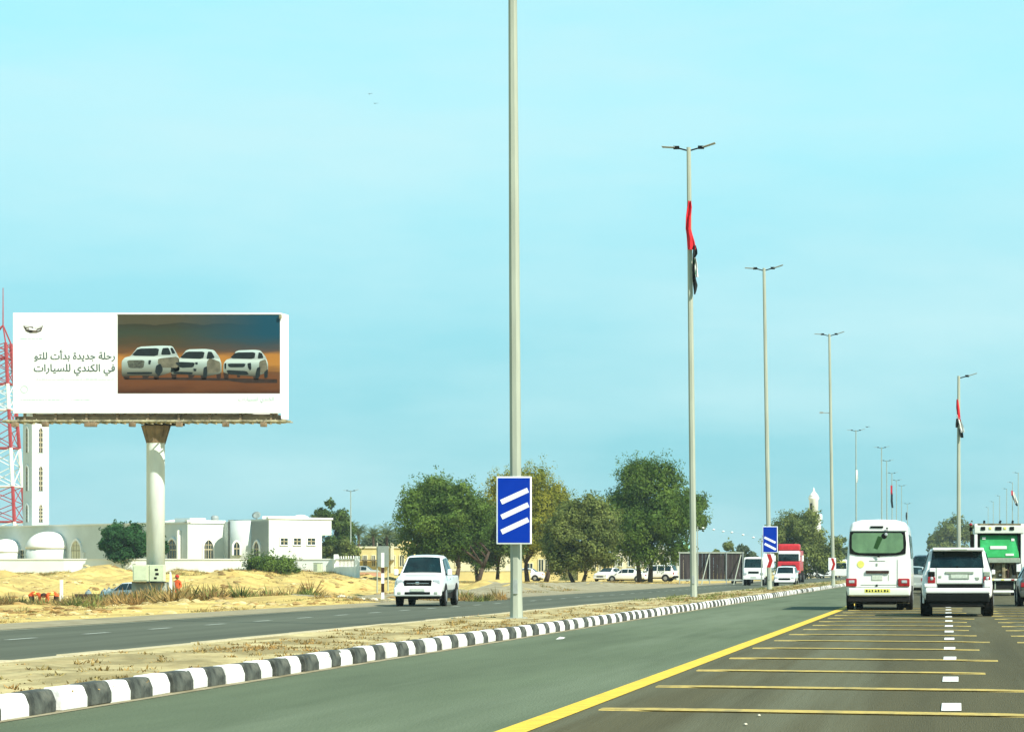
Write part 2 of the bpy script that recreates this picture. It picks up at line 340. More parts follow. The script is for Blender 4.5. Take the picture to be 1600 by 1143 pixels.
o = b.build('far_kerb_stone', ['kb', 'kw'], kerb); o['kind'] = 'stuff'
b = MB(); y = Y0; q = 0
# mortar bed under the stones
strip('kerb_bed', -8.04, -7.90, .03, 'conc', y0=8, y1=560)
strip('gutter_dirt', -7.90, -7.74, .005, 'verge', y0=5, y1=420, label='thin line of dust in the gutter')
ck = thing('concrete_kerb', 'low bare concrete kerb on the far side of the median', None, kind='structure')
cme = None
for i in range(110):
    y0 = 16+i*2.
    if cme is None:
        b = MB(); b.prism([(-11.28, .01), (-11.02, .01), (-11.02, 1.99), (-11.28, 1.99)], 0, .175); cme = b.build('kerb_stone', 'kc', ck, bevel=.015, seg=1); o = cme
    else: o = cme.copy(); COL.objects.link(o); o.parent = ck
    o.location = (random.uniform(-.01, .01), y0, random.uniform(-.008, .008))
b = MB(); b.box(-11.28, -11.02, 236, 560, 0, .175); b.build('far_kerb_stone', 'kc', ck)
def medz(x, y):
    e = min(1, (x+11.02)/.5, (-8.05-x)/.35)
    return .165+max(0, e)*(.035+.055*noise.noise(Vector((x*.9, y*.5, 1)))+.03*noise.noise(Vector((x*3, y*2, 1))))
g = grid('median_strip', [-11.02+2.97*i/22 for i in range(23)], [-20, 0]+[8+.5*i for i in range(240)]+[130+2.5*i for i in range(90)]+[380, 460, 560], medz, 'median'); struct(g); g['label'] = 'sandy median with dry weeds between the kerbs'
# sandy footing strip beside the right edge
# small traffic island round the pole ahead
b = MB(); b.prism([(.62, 147), (1.3, 147), (1.3, 153), (.62, 153)], 0, .15); o = b.build('traffic_island', 'kc', bevel=.04); struct(o)

lx_ = lambda y: -29.5-6*smooth((y-150)/60)+2.2*noise.noise(Vector((0, y*.07, 2)))
b = MB(); ysl = [106+3*i for i in range(50)]; nl = 14
for y in ysl:
    for i in range(nl+1): b.v.append(((lambda x: (x, y, terr(x, y)+.03-.05*(i == 0)))(lx_(y)*smooth((y-100)/20)+(-22)*(1-smooth((y-100)/20))+( -21.5-(lx_(y)*smooth((y-100)/20)+(-22)*(1-smooth((y-100)/20))))*i/nl)))
for j in range(len(ysl)-1):
    for i in range(nl): b.f.append([j*(nl+1)+i, j*(nl+1)+i+1, (j+1)*(nl+1)+i+1, (j+1)*(nl+1)+i]); b.mi.append(0)
o = b.build('gravel_lot', 'verge', smoothf=True); struct(o); o['label'] = 'pale gravel ground between the far carriageway and the big trees'
# ------------------------------------------------------------------ vegetation
def add_leaves(V, F, c, n, rad, size, flat=1.0, up=.0, rng=random, jit=.35):
    for _ in range(n):
        d = Vector((rng.gauss(0, 1), rng.gauss(0, 1), rng.gauss(0, 1))).normalized()
        r = rad*(.55+.5*rng.random()**.6)
        p = c+Vector((d.x*r, d.y*r, d.z*r*flat))
        nrm = (d+Vector((rng.gauss(0, jit), rng.gauss(0, jit), rng.gauss(0, jit)+up))).normalized()
        a = nrm.cross(Vector((rng.gauss(0, 1), rng.gauss(0, 1), rng.gauss(0, 1)))).normalized(); bb = nrm.cross(a)
        s = size*rng.uniform(.6, 1.3); a = a*s; bb = bb*s*.55
        o = len(V); V += [p-a, p-bb*1., p+a, p+bb]; F.append((o, o+1, o+2, o+3))
def leafmesh(name, V, F, m, parent=None):
    me = bpy.data.meshes.new(name); me.from_pydata([tuple(v) for v in V], [], F); me.materials.append(M[m])
    me.update(); o = bpy.data.objects.new(name, me); COL.objects.link(o)
    if parent: o.parent = parent
    return o
def tree(name, label, loc, W, H, zc0, leaf, seed, lobes=34, nleaf=9000, size=.17, trunks=((0, 0),), group=None, cat='tree', shape=None, D=None, bark='bark', lobe_r=None, rag=.3, kids=True):
    """crown between zc0 and H, W wide, made of many leaves on uneven lobes round real limbs"""
    rng = random.Random(seed); t = thing(name, label, cat, loc, 0, group)
    D = D or W*.85; V, F = [], []; cz = (zc0+H)/2; hz = (H-zc0)/2
    L_ = []
    for i in range(lobes):
        while True:
            d = Vector((rng.uniform(-1, 1), rng.uniform(-1, 1), rng.uniform(-1, 1)))
            if .3 < d.length and abs(d.x)**2.6+abs(d.y)**2.6+abs(d.z)**2.6 < 1: break
        lr = (lobe_r or W*.14)*rng.uniform(.65, 1.35)
        q = Vector((d.x*(W/2-lr*.8), d.y*(D/2-lr*.8), d.z*(hz-lr*.6)))
        if shape:
            s = shape((q.z+hz)/(2*hz)); q.x = q.x*s[0]+s[1]*W; q.y *= s[0]
        L_.append((q+Vector((0, 0, cz)), lr))
    tot = sum(r*r for _, r in L_)
    for q, lr in L_:
        n = int(nleaf*.86*lr*lr/tot)
        add_leaves(V, F, q, int(n*.8), lr, size, .8, .25, rng); add_leaves(V, F, q, int(n*.05)+4, lr*.62, size*3.2, .8, .1, rng)
        for _ in range(int(n*.2/14)+1):         # ragged sprays
            d = Vector((rng.gauss(0, 1), rng.gauss(0, 1), rng.gauss(.25, .8))).normalized()
            add_leaves(V, F, q+d*lr*rng.uniform(.9, 1.15+rag), 14, lr*.22, size*.8, 1, 0, rng)
    leafmesh('crown', V, F, leaf, t)
    b = MB()
    for (tx, ty) in trunks:
        lean = Vector((tx*.35+rng.uniform(-.3, .3), ty*.35, 0)); r0 = .05+W*.017
        p = Vector((tx, ty, -.15)); top = Vector((tx, ty, 0))+lean+Vector((0, 0, zc0+hz*.35))
        mid = p.lerp(top, .5)+Vector((rng.uniform(-.25, .25), 0, 0))
        b.tube(p, mid, r0*1.25, r0*.9, 7).tube(mid, top, r0*.9, r0*.6, 7)
        for _ in range(6):
            q, lr = rng.choice([e_ for e_ in L_ if e_[0].z > cz] or L_); s = mid.lerp(top, rng.uniform(.1, 1)); m_ = s.lerp(q, .5)+Vector((0, 0, -.2)); b.tube(s, m_, r0*.5, r0*.3, 5).tube(m_, q, r0*.3, r0*.12, 5)
    b.build('trunk', bark, t, smoothf='fix')
    return t
def at(px, py, y): return (SX(px, y), y, SZ(py, y))
def gnd(px, y): x = SX(px, y); return (x, y, terr(x, y))

GT = 'big trees beyond the far carriageway'
def T(px, Y, W_px, top, bot, leaf, seed, label, **k):
    s = FPX/Y; loc = gnd(px, Y); H = SZ(top, Y)-loc[2]; z0 = SZ(bot, Y)-loc[2]
    return tree(k.pop('name', 'ghaf_tree'), label, loc, W_px/s, H, z0, leaf, seed, **k)
cone = lambda u: (1.08-.55*max(0, u-.45)-.25*max(0, .3-u), 0)
T(692, 262, 158, 738, 888, 'leafA', 11, 'wide dark green tree with several leaning trunks behind the white pickup', nleaf=45000, lobes=70, size=.125, trunks=((1.2, 0), (-.6, .4), (3.4, -.3)), shape=cone, group=GT)
T(762, 270, 128, 768, 899, 'leafE', 17, 'low dark tree directly behind the three bar sign', nleaf=36000, lobes=60, size=.125, trunks=((-1, 0), (.9, .3)), group=GT)
T(820, 284, 160, 725, 890, 'leafB', 12, 'tall olive yellow tree rising behind the three bar sign', nleaf=42000, lobes=66, size=.125, trunks=((2.2, 0), (.2, .5)), shape=cone, group=GT)
T(907, 258, 128, 766, 905, 'leafC', 13, 'drooping dusty green tree right of the olive yellow tree', nleaf=33000, lobes=54, size=.125, trunks=((.2, 0), (-.7, .5)), shape=lambda u: (1.08-.35*max(0, u-.5), 0), group=GT)
T(1018, 272, 172, 713, 890, 'leafA', 14, 'tallest dark green tree with twin trunks crossed by the flag pole', nleaf=54000, lobes=76, size=.125, trunks=((-1.2, 0), (-.2, .4)), shape=lambda u: (1.14-.78*max(0, u-.35), -.02*u), group=GT)
T(1074, 292, 66, 764, 850, 'leafE', 15, 'dark tree just behind the flag pole right of the tallest tree', nleaf=13500, lobes=26, size=.125, trunks=((0, 0),), group=GT)
T(515, 352, 84, 777, 880, 'leafE', 21, 'dull green tree behind the right end of the mosque', nleaf=14000, lobes=40, shape=lambda u: (1.05-.25*u, 0))
T(532, 320, 66, 836, 896, 'leafC', 22, 'low green tree tucked under the overhang of the mosque', nleaf=9000, lobes=26, name='small_tree')
T(198, 284, 96, 816, 880, 'leafD', 23, 'round dark green tree left of the billboard pylon', nleaf=17000, lobes=40, size=.14, name='round_tree')
T(254, 283, 22, 812, 872, 'leafD', 24, 'narrow dark tree mostly hidden behind the billboard pylon', nleaf=2200, lobes=10, size=.15, name='narrow_tree')
T(425, 276, 100, 866, 902, 'leafA', 25, 'spreading bright green bush in front of the boundary wall', nleaf=12000, lobes=34, size=.11, name='bush', cat='bush', lobe_r=.9, trunks=((0, 0),), rag=.6)
T(1257, 362, 128, 796, 904, 'leafC', 26, 'broad olive tree behind the red truck', nleaf=26000, lobes=60, lobe_r=1.4)
T(1312, 420, 46, 838, 902, 'far', 27, 'pale hazy tree between the olive tree and the minibus', nleaf=7000, lobes=22)
T(1137, 420, 50, 840, 895, 'leafC', 28, 'small round treetop behind the corrugated fence', nleaf=8000, lobes=26, name='small_tree')
T(1165, 430, 40, 848, 895, 'far', 29, 'smallest treetop at the end of the corrugated fence', nleaf=5000, lobes=18, name='small_tree')
T(1494, 720, 84, 802, 888, 'leafC', 30, 'olive treetop behind the roof of the white car', nleaf=14000, lobes=36, size=.3)
T(1468, 735, 46, 826, 888, 'leafC', 31, 'lower treetop left of the olive one behind the white car', nleaf=7000, lobes=20, size=.34)

T(598, 392, 118, 829, 886, 'far', 41, 'dense low greenery below the palms behind the yellow house', nleaf=13000, lobes=40, name='thicket', cat='shrubs', shape=None)
def palm(px, Y, top, wpx, seed, label):
    loc = gnd(px, Y); s = FPX/Y; H = SZ(top, Y)-loc[2]; rng = random.Random(seed); t = thing('palm_tree', label, 'palm tree', loc, 0, 'palms behind the yellow house')
    R_ = wpx/s/2; hb = H-R_*.55
    MB().tube((0, 0, -.2), (.1, 0, hb*.5), .26, .2).tube((.1, 0, hb*.5), (0, 0, hb), .2, .17).build('trunk', 'bark', t)
    V, F = [], []
    for k in range(40):
        az = 2*math.pi*k/40*2.4+rng.uniform(-.2, .2); el = rng.uniform(-.1, 1.35); L_ = R_*rng.uniform(.9, 1.25); prev = None; n = 9
        for i in range(n+1):
            u = i/n; ang = el-u*u*1.5; 
            if prev is None: p = Vector((0, 0, hb)); 
            else: p = prev+Vector((math.cos(az)*math.cos(ang), math.sin(az)*math.cos(ang), math.sin(ang)))*L_/n
            if prev is not None:
                side = Vector((-math.sin(az), math.cos(az), -.35)); w_ = .55*math.sin(math.pi*min(1, u+.12))*R_*.35
                for sg in (-1, 1):
                    for q in (0, .5):
                        c = prev.lerp(p, q); sd_ = Vector((-math.sin(az)*sg, math.cos(az)*sg, -.5)); tip = c+sd_*w_+(p-prev)*.9
                        o = len(V); V += [c, c+(p-prev)*.28, tip]; F.append((o, o+1, o+2))
            prev = p
    leafmesh('fronds', V, F, 'palm', t)
for a in ((560, 372, 820, 52, 1, 'date palm at the left of the palm row behind the yellow house'), (583, 380, 824, 48, 2, 'date palm second from the left above the yellow house'),
          (604, 375, 819, 56, 3, 'date palm above the grey sign back'), (628, 372, 824, 46, 4, 'date palm beside the big tree at the right of the row'), (546, 385, 814, 44, 5, 'tallest date palm just right of the far lamp post')):
    palm(*a)
# scrub: dry brush along the verge, grass tufts on the median
def tufts(name, spots, m, label, parent=None):
    V, F = [], []; rng = random.Random(hash(name) % 999 if False else len(spots))
    for (x, y, z, r, h, n) in spots:
        for _ in range(n):
            a = rng.uniform(0, 6.283); rr = r*abs(rng.gauss(0, .6)); bx, by = x+rr*math.cos(a), y+rr*math.sin(a)*1.3
            hh = h*rng.uniform(.4, 1.1)*(1-.45*(rr/r)**2); ln = Vector((rng.gauss(0, .9), rng.gauss(0, .9), .8)).normalized()*hh
            wv = Vector((math.cos(a+1.2), math.sin(a+1.2), 0))*max(.008, .026*h*rng.uniform(.5, 1.2)); p = Vector((bx, by, z-.02))
            o = len(V); V += [p-wv, p+wv, p+ln*.6+wv*1.3, p+ln, p+ln*.6-wv*1.3]; F.append((o, o+1, o+2, o+3, o+4))
    o = leafmesh(name, V, F, m); tag(o, label, None, None, 'stuff'); return o
rng = random.Random(5)
sp = []
for _ in range(3400):
    y = 12+rng.random()**1.6*200; x = min(-8.15, max(-10.8, rng.gauss(-8.9, .75)))
    if noise.noise(Vector((x*.5, y*.12, 4))) < -.05 and rng.random() < .75: continue
    sp.append((x, y, medz(x, y), rng.uniform(.08, .34), rng.uniform(.025, .10), int(26+y*.04)))
tufts('dry_grass', sp, 'brush', 'dry brown weeds scattered on the sandy median')
sp = []
for _ in range(330):
    y = rng.choice((rng.uniform(88, 118), rng.uniform(128, 215), rng.uniform(215, 330))); x = rng.uniform(-10.9, -8.3)
    sp.append((x, y, medz(x, y), rng.uniform(.3, .8), rng.uniform(.08, .2), 30))
tufts('green_grass', sp, 'brushg', 'patches of green grass on the far part of the median')
sp = []; sg = []
for _ in range(900):
    y = rng.uniform(48, 165); d = abs(rng.gauss(0, 3.2)); x = -22.6-d
    if noise.noise(Vector((x*.22, y*.09, 8))) < .1: continue
    (sp if rng.random() < .7 else sg).append((x, y, terr(x, y), rng.uniform(.3, 1.1), rng.uniform(.08, .26), 50))
for (px, Y, n, w_, h) in ((215, 140, 26, 3.2, .75), (170, 145, 14, 2.4, .8), (350, 128, 24, 2.6, .85), (30, 150, 16, 3., .6), (385, 124, 8, 1.6, .5), (250, 134, 10, 2, .8), (440, 120, 8, 2, .4), (120, 152, 12, 3, .5), (740, 112, 10, 1.5, .4), (330, 122, 6, 1, .9)):
    for _ in range(n*3):
        x = SX(px, Y)+rng.gauss(0, w_*.55); y = Y+rng.gauss(0, 2.5); (sg if rng.random() < .3 else sp).append((x, y, terr(x, y), rng.uniform(.35, .8), h*rng.uniform(.8, 1.6), 130))
for _ in range(220):                                   # weeds under the big trees and along the boundary wall
    y = rng.uniform(236, 262); x = rng.uniform(-62, -24); sp.append((x, y, terr(x, y), rng.uniform(.4, 1.2), rng.uniform(.15, .5), 26))
for _ in range(900):
    y = rng.uniform(271, 281); x = SX(rng.uniform(0, 560), y); (sg if rng.random() < .4 else sp).append((x, y, terr(x, y), rng.uniform(.4, 1.), rng.uniform(.2, .55), 26))
tufts('dry_brush', sp, 'brush', 'rusty brown dry scrub along the verge and the sand')
tufts('green_scrub', sg, 'brushg', 'olive green scrub mixed into the dry brush')
for (nm, mm_, cnt, sd_, lab) in (('earth_clods', 'clod', 2600, 3, 'brown lumps of earth strewn over the sand'), ('sand_clods', 'clodp', 1500, 4, 'pale lumps of sand on the heaps')):
    rng = random.Random(sd_); b = MB(); c_ = 0
    while c_ < cnt:
        px = rng.uniform(-20, 700); y = rng.uniform(66, 276); x = SX(px, y)
        if x > -23 or noise.noise(Vector((x*.12, y*.06, 40+sd_))) < .02 or (px > 640 and y > 150): continue
        c_ += 1; r_ = (.022+.10*rng.random()**4)*(1+y/170); z = terr(x, y); vs = []
        for j, (rr, zz) in enumerate(((1, -.15), (.8, .35), (.3, .55))):
            for i in range(5):
                a = 2*math.pi*(i+.5*j)/5+rng.uniform(-.3, .3); q = rr*r_*rng.uniform(.7, 1.25); vs.append((x+q*1.5*math.cos(a), y+q*math.sin(a), z+zz*r_*rng.uniform(.7, 1.2)))
        b.add(vs, [(j*5+i, j*5+(i+1) % 5, (j+1)*5+(i+1) % 5, (j+1)*5+i) for j in range(2) for i in range(5)]+[(10, 11, 12, 13, 14)])
    o = b.build(nm, mm_, smoothf=True); o.data.polygons.foreach_set('use_smooth', [False]*len(o.data.polygons)); tag(o, lab, None, None, 'stuff')
# far tree belt
V, F = [], []; rng = random.Random(3)
for _ in range(150):
    y = rng.uniform(820, 1100); px = rng.choice((rng.uniform(60, 640), rng.uniform(1000, 1330), rng.uniform(1500, 1800))); x = SX(px, y); add_leaves(V, F, Vector((x, y, .9)), 60, rng.uniform(2., 3.6), .55, .8, 0, rng)
o = leafmesh('distant_treeline', V, F, 'far'); tag(o, 'far low belt of hazy shrubs along the horizon', None, None, 'stuff')

# ------------------------------------------------------------------ mosque
TH = R(47); LIT = Vector((math.cos(TH), math.sin(TH))); SHD = Vector((-math.sin(TH), math.cos(TH)))
def on(P, d, px):
    kx = (px-1480)/FPX; t = (kx*P.y-P.x)/(d.x-kx*d.y); return P+d*t
A = Vector((SX(293, 292), 292)); L0 = on(A, SHD, -70); B = on(A, LIT, 350); C = on(B, -SHD, 420); D = on(C, LIT, 503); D2 = on(C, LIT, 518)
ZB = .3; ZR = SZ(818, 296)
mos = thing('mosque', 'long low white mosque with domed bays behind the boundary wall', 'building')
BK = SHD*0+LIT*9
b = MB(); b.prism([tuple(p) for p in (L0, A, B, B+SHD*14, L0+LIT*16)], ZB, ZR); b.build('wall', 'wall', mos)
ZR2 = SZ(812, 296)
b = MB(); b.prism([tuple(p) for p in (C, D, D+SHD*8, C+SHD*8)], ZB, ZR2); b.build('wall', 'wall', mos)
b = MB(); b.prism([tuple(p) for p in (B-SHD*.0+LIT*-.0, C+SHD*.02, C+SHD*.02+LIT*4, B+LIT*4)], ZB, SZ(815, 296)); b.build('wall', 'wall', mos)
nB = -SHD
b = MB(); b.prism([tuple(p) for p in (D+Vector((0, 0)), D2, D2+SHD*8, D+SHD*8)], SZ(836, 296), ZR2); b.build('overhang', 'wall', mos)
# half round bay between the lit wall and the shaded one
bc = on(B, -SHD, 378); cyl = MB(); cyl.lathe([(1.9, ZB), (1.9, SZ(814, 296))], 28, bc.x+.55, bc.y+.5); cyl.build('bay', 'wall', mos, smoothf='fix')
# parapet copings
def coping(P, Q, z, name='coping', h=.16, o_=.12):
    d = (Q-P).normalized(); n = Vector((d.y, -d.x)); b = MB(); b.prism([tuple(p) for p in (P+n*o_-d*o_, Q+n*o_+d*o_, Q-n*.35+d*o_, P-n*.35-d*o_)], z, z+h); return b.build(name, 'dome', mos)
coping(L0, A, ZR+.004); coping(A, B, ZR+.006, h=.35); coping(C, D2, ZR2+.004, h=.2); 
def fr(P, d, u):   # frame: x along d, y into the wall, z up
    n = Vector((-d.y, d.x)); return Matrix(((d.x, n.x, 0, P.x+d.x*u), (d.y, n.y, 0, P.y+d.y*u), (0, 0, 1, 0), (0, 0, 0, 1)))
def arch(w_, h, n=8, pt=.15):
    pts = [(-w_/2, 0), (w_/2, 0)]; r = w_/2
    for i in range(n+1):
        a = math.pi*i/n; pts.append((r*math.cos(a), h-r-pt+(r+pt*(1-abs(math.cos(a))))*math.sin(a)))
    return pts
def window(P, d, px, ztop, zbot, wpx, kind='arch', glass='glassb', frame='dome'):
    Q = on(P, d, px); s = FPX/Q.y; kx = (px-1480)/FPX; foreshort = abs(d.x-kx*d.y); w_ = wpx/s/foreshort
    m = fr(Q, d, 0) @ Matrix.Translation((0, 0, SZ(zbot, Q.y))); h = SZ(ztop, Q.y)-SZ(zbot, Q.y)
    f = MB(m)
    if kind == 'arch':
        o_ = arch(w_+.4, h+.22, 8); i_ = arch(w_, h, 8)
        n = len(o_); f.add([(x, -.16, z) for x, z in o_]+[(x, -.16, z) for x, z in i_]+[(x, .02, z) for x, z in o_]+[(x, .02, z) for x, z in i_],
            [(i, (i+1) % n, n+(i+1) % n, n+i) for i in range(n)]+[(i, 2*n+i, 2*n+(i+1) % n, (i+1) % n) for i in range(n)]+[(n+i, n+(i+1) % n, 3*n+(i+1) % n, 3*n+i) for i in range(n)])
        w0 = f.build('window', frame, mos)
        MB(m).plate(i_, -.04, .03).build('pane', glass, w0)
        b = MB(m); b.box(-.04, .04, -.08, -.045, 0, h-.05); b.box(-w_/2, w_/2, -.08, -.045, h*.45, h*.45+.12)
        if wpx > 9: b.box(-w_*.27-.03, -w_*.27+.03, -.08, -.045, 0, h*.8); b.box(w_*.27-.03, w_*.27+.03, -.08, -.045, 0, h*.8); b.box(-w_/2, w_/2, -.08, -.045, h*.72, h*.72+.06)
        b.build('mullion', 'lattice', w0)
    else:
        f.box(-w_/2-.1, w_/2+.1, -.10, .02, h, h+.1).box(-w_/2-.1, w_/2+.1, -.14, .02, -.1, 0).box(-w_/2-.1, -w_/2, -.10, .02, 0, h).box(w_/2, w_/2+.1, -.10, .02, 0, h)
        w0 = f.build('window', frame, mos); MB(m).box(-w_/2, w_/2, -.03, .02, 0, h).build('pane', glass, w0)
        b = MB(m); b.box(-.05, .05, -.06, -.032, 0, h); b.box(-w_/2, w_/2, -.06, -.032, h*.5-.04, h*.5+.04); b.build('mullion', 'lattice', w0)
    return w0
S_ = -SHD
window(A, LIT, 325, 843, 872, 14); window(C, LIT, 443.5, 840.5, 850.5, 11, 'sq'); window(C, LIT, 464, 840.5, 850.5, 11, 'sq'); window(C, LIT, 486, 840.5, 850.5, 12, 'sq')
window(B, S_, 402, 846, 868, 8); window(L0, S_, 270, 842, 874, 15); window(L0, S_, 120, 844, 874, 15, glass='cream'); window(L0, S_, 35.5, 859, 874, 6, 'sq')
Qb = Vector((bc.x+.25, bc.y-1.45)); window(Qb, Vector((.97, .24)), 370, 846, 867, 9)
Q = on(L0, S_, 282); MB(fr(Q, S_, 0)).box(-.16, .16, -.45, -.02, ZB, SZ(828, Q.y)).build('pilaster', 'dome', mos)
Q = on(L0, S_, 132); MB(fr(Q, S_, 0)).box(-.1, .1, -.3, -.02, ZB, SZ(862, Q.y)).build('pilaster', 'dome', mos)
def dome(px, off, r, zs, zt, lab):
    Qy = on(L0, S_, px).y-off; Q = Vector((SX(px, Qy), Qy)); n = 28; k = 9
    dr = MB(); dr.lathe([(r, ZB), (r, zs)], n, Q.x, Q.y); dm = dr.build('drum', 'wall', mos, smoothf='fix')
    MB().lathe([(r*1.03*math.cos(math.pi/2*i/k)+.001, zs+(zt-zs)*math.sin(math.pi/2*i/k)) for i in range(k+1)], n, Q.x, Q.y).build('dome', 'dome', mos, smoothf='fix')
dome(75, 2.2, 2.42, SZ(856, 300), SZ(828, 300), ''); dome(9, 2.0, 1.9, SZ(862, 306), SZ(840, 306), '')
# things on the roof, built as part of it
Q = on(L0, S_, 190)+LIT*8
MB().lathe([(3.4*math.cos(math.pi/2*i/7)+.001, ZR-.3+1.05*math.sin(math.pi/2*i/7)) for i in range(8)], 24, Q.x, Q.y).build('roof_dome', 'dome', mos, smoothf='fix')
Q2 = on(L0, S_, 155)+LIT*8; MB(fr(Q2, S_, 0)).box(-1.8, 1.2, -1, 1, ZR, ZR+.55).build('roof_block', 'dome', mos)
Q2 = on(L0, S_, 222)+LIT*6; MB(fr(Q2, S_, 0)).box(-1.6, 1.6, -1, 1, ZR, ZR+.75).build('roof_block', 'dome', mos)
b = MB(); Qw = on(C, LIT, 445)+SHD*1.5; b.prism([(Qw.x-1.6, Qw.y), (Qw.x+1.4, Qw.y), (Qw.x+1.4, Qw.y+2), (Qw.x-1.6, Qw.y+2)], ZR2, ZR2+.35).build('roof_block', 'dome', mos)
Qw = on(C, LIT, 482)+SHD*1.5; MB().ball((Qw.x, Qw.y, ZR2), 1.0, 1.0, .55, 14, 8).build('roof_dome', 'dome', mos, smoothf='fix')
def top_thing(name, label, cat, Q, z, fn):
    t = thing(name, label, cat, (Q.x, Q.y, z)); fn(t); return t
Q = on(A, LIT, 345)+SHD*1.2
top_thing('water_tank', 'small dark water tank on the mosque roof', 'water tank', Q, ZR, lambda t: (MB().lathe([(.3, 0), (.42, .05), (.42, .75), (.3, .9), (.12, .92)], 12).build('tank', 'lamp', t, smoothf='fix'), MB().box(-.4, .4, -.4, .4, -.02, .0).build('base', 'conc', t)))
def dish(t):
    MB().tube((0, 0, 0), (0, 0, .45), .05).build('mast', 'lamp', t)
    b = MB(Matrix.Translation((0, 0, .6)) @ Matrix.Rotation(R(55), 4, 'X')); b.lathe([(.02, 0), (.25, .04), (.45, .14), (.47, .16), (.26, .07), (.02, .03)], 14); b.build('dish', 'sgrey', t, smoothf='fix')
Q = on(B, S_, 386)+LIT*1.2; top_thing('satellite_dish', 'grey satellite dish on the roof above the curved bay', 'satellite dish', Q, SZ(815, 296), dish)

# minaret
P0 = Vector((SX(50, 333), 333)); wL = 2.06*1.02*333/309; wz0, wz1 = ZB, SZ(596, 333)
P1 = P0+LIT*wL*1.0; P3 = P0+SHD*wL
mi = thing('minaret', 'square white minaret rising behind the billboard', 'minaret')
MB().prism([tuple(p) for p in (P0, P1, P1+SHD*wL, P3)], wz0, wz1).build('shaft', 'wall', mi)
cc = (P0+P1+SHD*wL)/2+Vector(P3)/2-P0/2*0; cc = (P0+P1+P3+(P1+SHD*wL))/4
MB().prism([tuple(cc+(p-cc)*1.3) for p in (P0, P1, P1+SHD*wL, P3)], wz1, wz1+.35).build('balcony', 'dome', mi)
MB().lathe([(.85, wz1+.35), (.85, wz1+2.6), (1.05, wz1+2.65), (1.05, wz1+2.85)], 8, cc.x, cc.y).build('lantern', 'wall', mi)
MB().lathe([(.95*math.cos(math.pi/2*i/6)+.001, wz1+2.85+1.3*math.sin(math.pi/2*i/6)) for i in range(7)], 14, cc.x, cc.y).build('cupola', 'dome', mi, smoothf='fix')
for d, P, u in ((LIT, P0, .5), (S_, P3, .48)):
    for z0, z1 in ((815, 787), (766, 727), (706, 667)):
        m = fr(P, d, wL*u) @ Matrix.Translation((0, 0, SZ(z0, 333))); h = SZ(z1, 333)-SZ(z0, 333)
        o_ = arch(.85, h+.18, 6); i_ = arch(.5, h, 6); n = len(o_); f = MB(m)
        f.add([(x, -.1, z) for x, z in o_]+[(x, -.1, z) for x, z in i_]+[(x, .02, z) for x, z in o_]+[(x, .02, z) for x, z in i_],
            [(i, (i+1) % n, n+(i+1) % n, n+i) for i in range(n)]+[(i, 2*n+i, 2*n+(i+1) % n, (i+1) % n) for i in range(n)]+[(n+i, n+(i+1) % n, 3*n+(i+1) % n, 3*n+i) for i in range(n)])
        w0 = f.build('window', 'dome', mi); MB(m).plate(i_, -.03, .02).build('pane', 'dark', w0)
        b = MB(m)
        for q in range(1, 5): b.box(-.25, .25, -.07, -.035, h*q/5-.07, h*q/5+.07)
        b.box(-.05, .05, -.07, -.036, 0, h); b.build('screen', 'lattice', w0)

# boundary wall + gate
bw = thing('boundary_wall', 'long white boundary wall in front of the mosque', 'wall')
pts = [(-60, 286), (100, 284), (215, 283.5), (330, 282.5), (430, 282), (521, 281)]
for (pa, ya), (pb, yb) in zip(pts, pts[1:]):
    a, c = Vector((SX(pa, ya), ya)), Vector((SX(pb, yb), yb)); d = (c-a).normalized(); n = Vector((d.y, -d.x))*.11
    b = MB(); b.prism([tuple(p) for p in (a+n, c+n, c-n, a-n)], -.6, SZ(874, ya)); o = b.build('wall_panel', 'wallb', bw)
    n = n*1.7; b = MB(); b.prism([tuple(p) for p in (a+n, c+n, c-n, a-n)], SZ(874, ya)+.003, SZ(872.3, ya)); b.build('coping', 'dome', bw)
gw = thing('garden_wall', 'white wall with a band of railings right of the mosque', 'wall')
a, c = Vector((SX(523, 280.5), 280.5)), Vector((SX(556, 266), 266)); d = (c-a).normalized(); ln = (c-a).length; m = fr(a, d, 0)
b = MB(m); b.box(0, ln, 0, .2, -.8, SZ(885, 275)); b.box(0, ln, 0, .2, SZ(873.5, 270), SZ(872, 270)); b.build('wall_panel', 'wallb', gw)
for k in range(16): MB(m).box(.25+k*(ln-.5)/15-.035, .25+k*(ln-.5)/15+.035, .06, .14, SZ(885, 275)+.001, SZ(873.5, 270)-.001).build('baluster', 'dome', gw)
for u, top in ((0, 865), (ln, 869)): b = MB(m); b.box(u-.25, u+.25, -.1, .35, -.8, SZ(top, 273)).build('gate_pier', 'wallb', gw); 
for k in range(9): MB(m).lathe([(.06, SZ(872, 270)), (.06, SZ(869, 270)), (.01, SZ(867.5, 270))], 6, .6+k*(ln-1.2)/8, .1).build('finial', 'dome', gw)
gb = thing('utility_cabinet', 'pale green cabinet against the boundary wall near its right end', 'cabinet', gnd(497, 279)); MB().box(-.42, .42, -.3, .3, -.1, .95).build('body', 'box', gb, bevel=.03); MB().box(-.46, .46, -.34, .34, .953, 1.0).build('lid', 'gtrim', gb); MB().box(-.38, -.02, -.315, -.303, .1, .85).build('door', 'gtrim', gb)

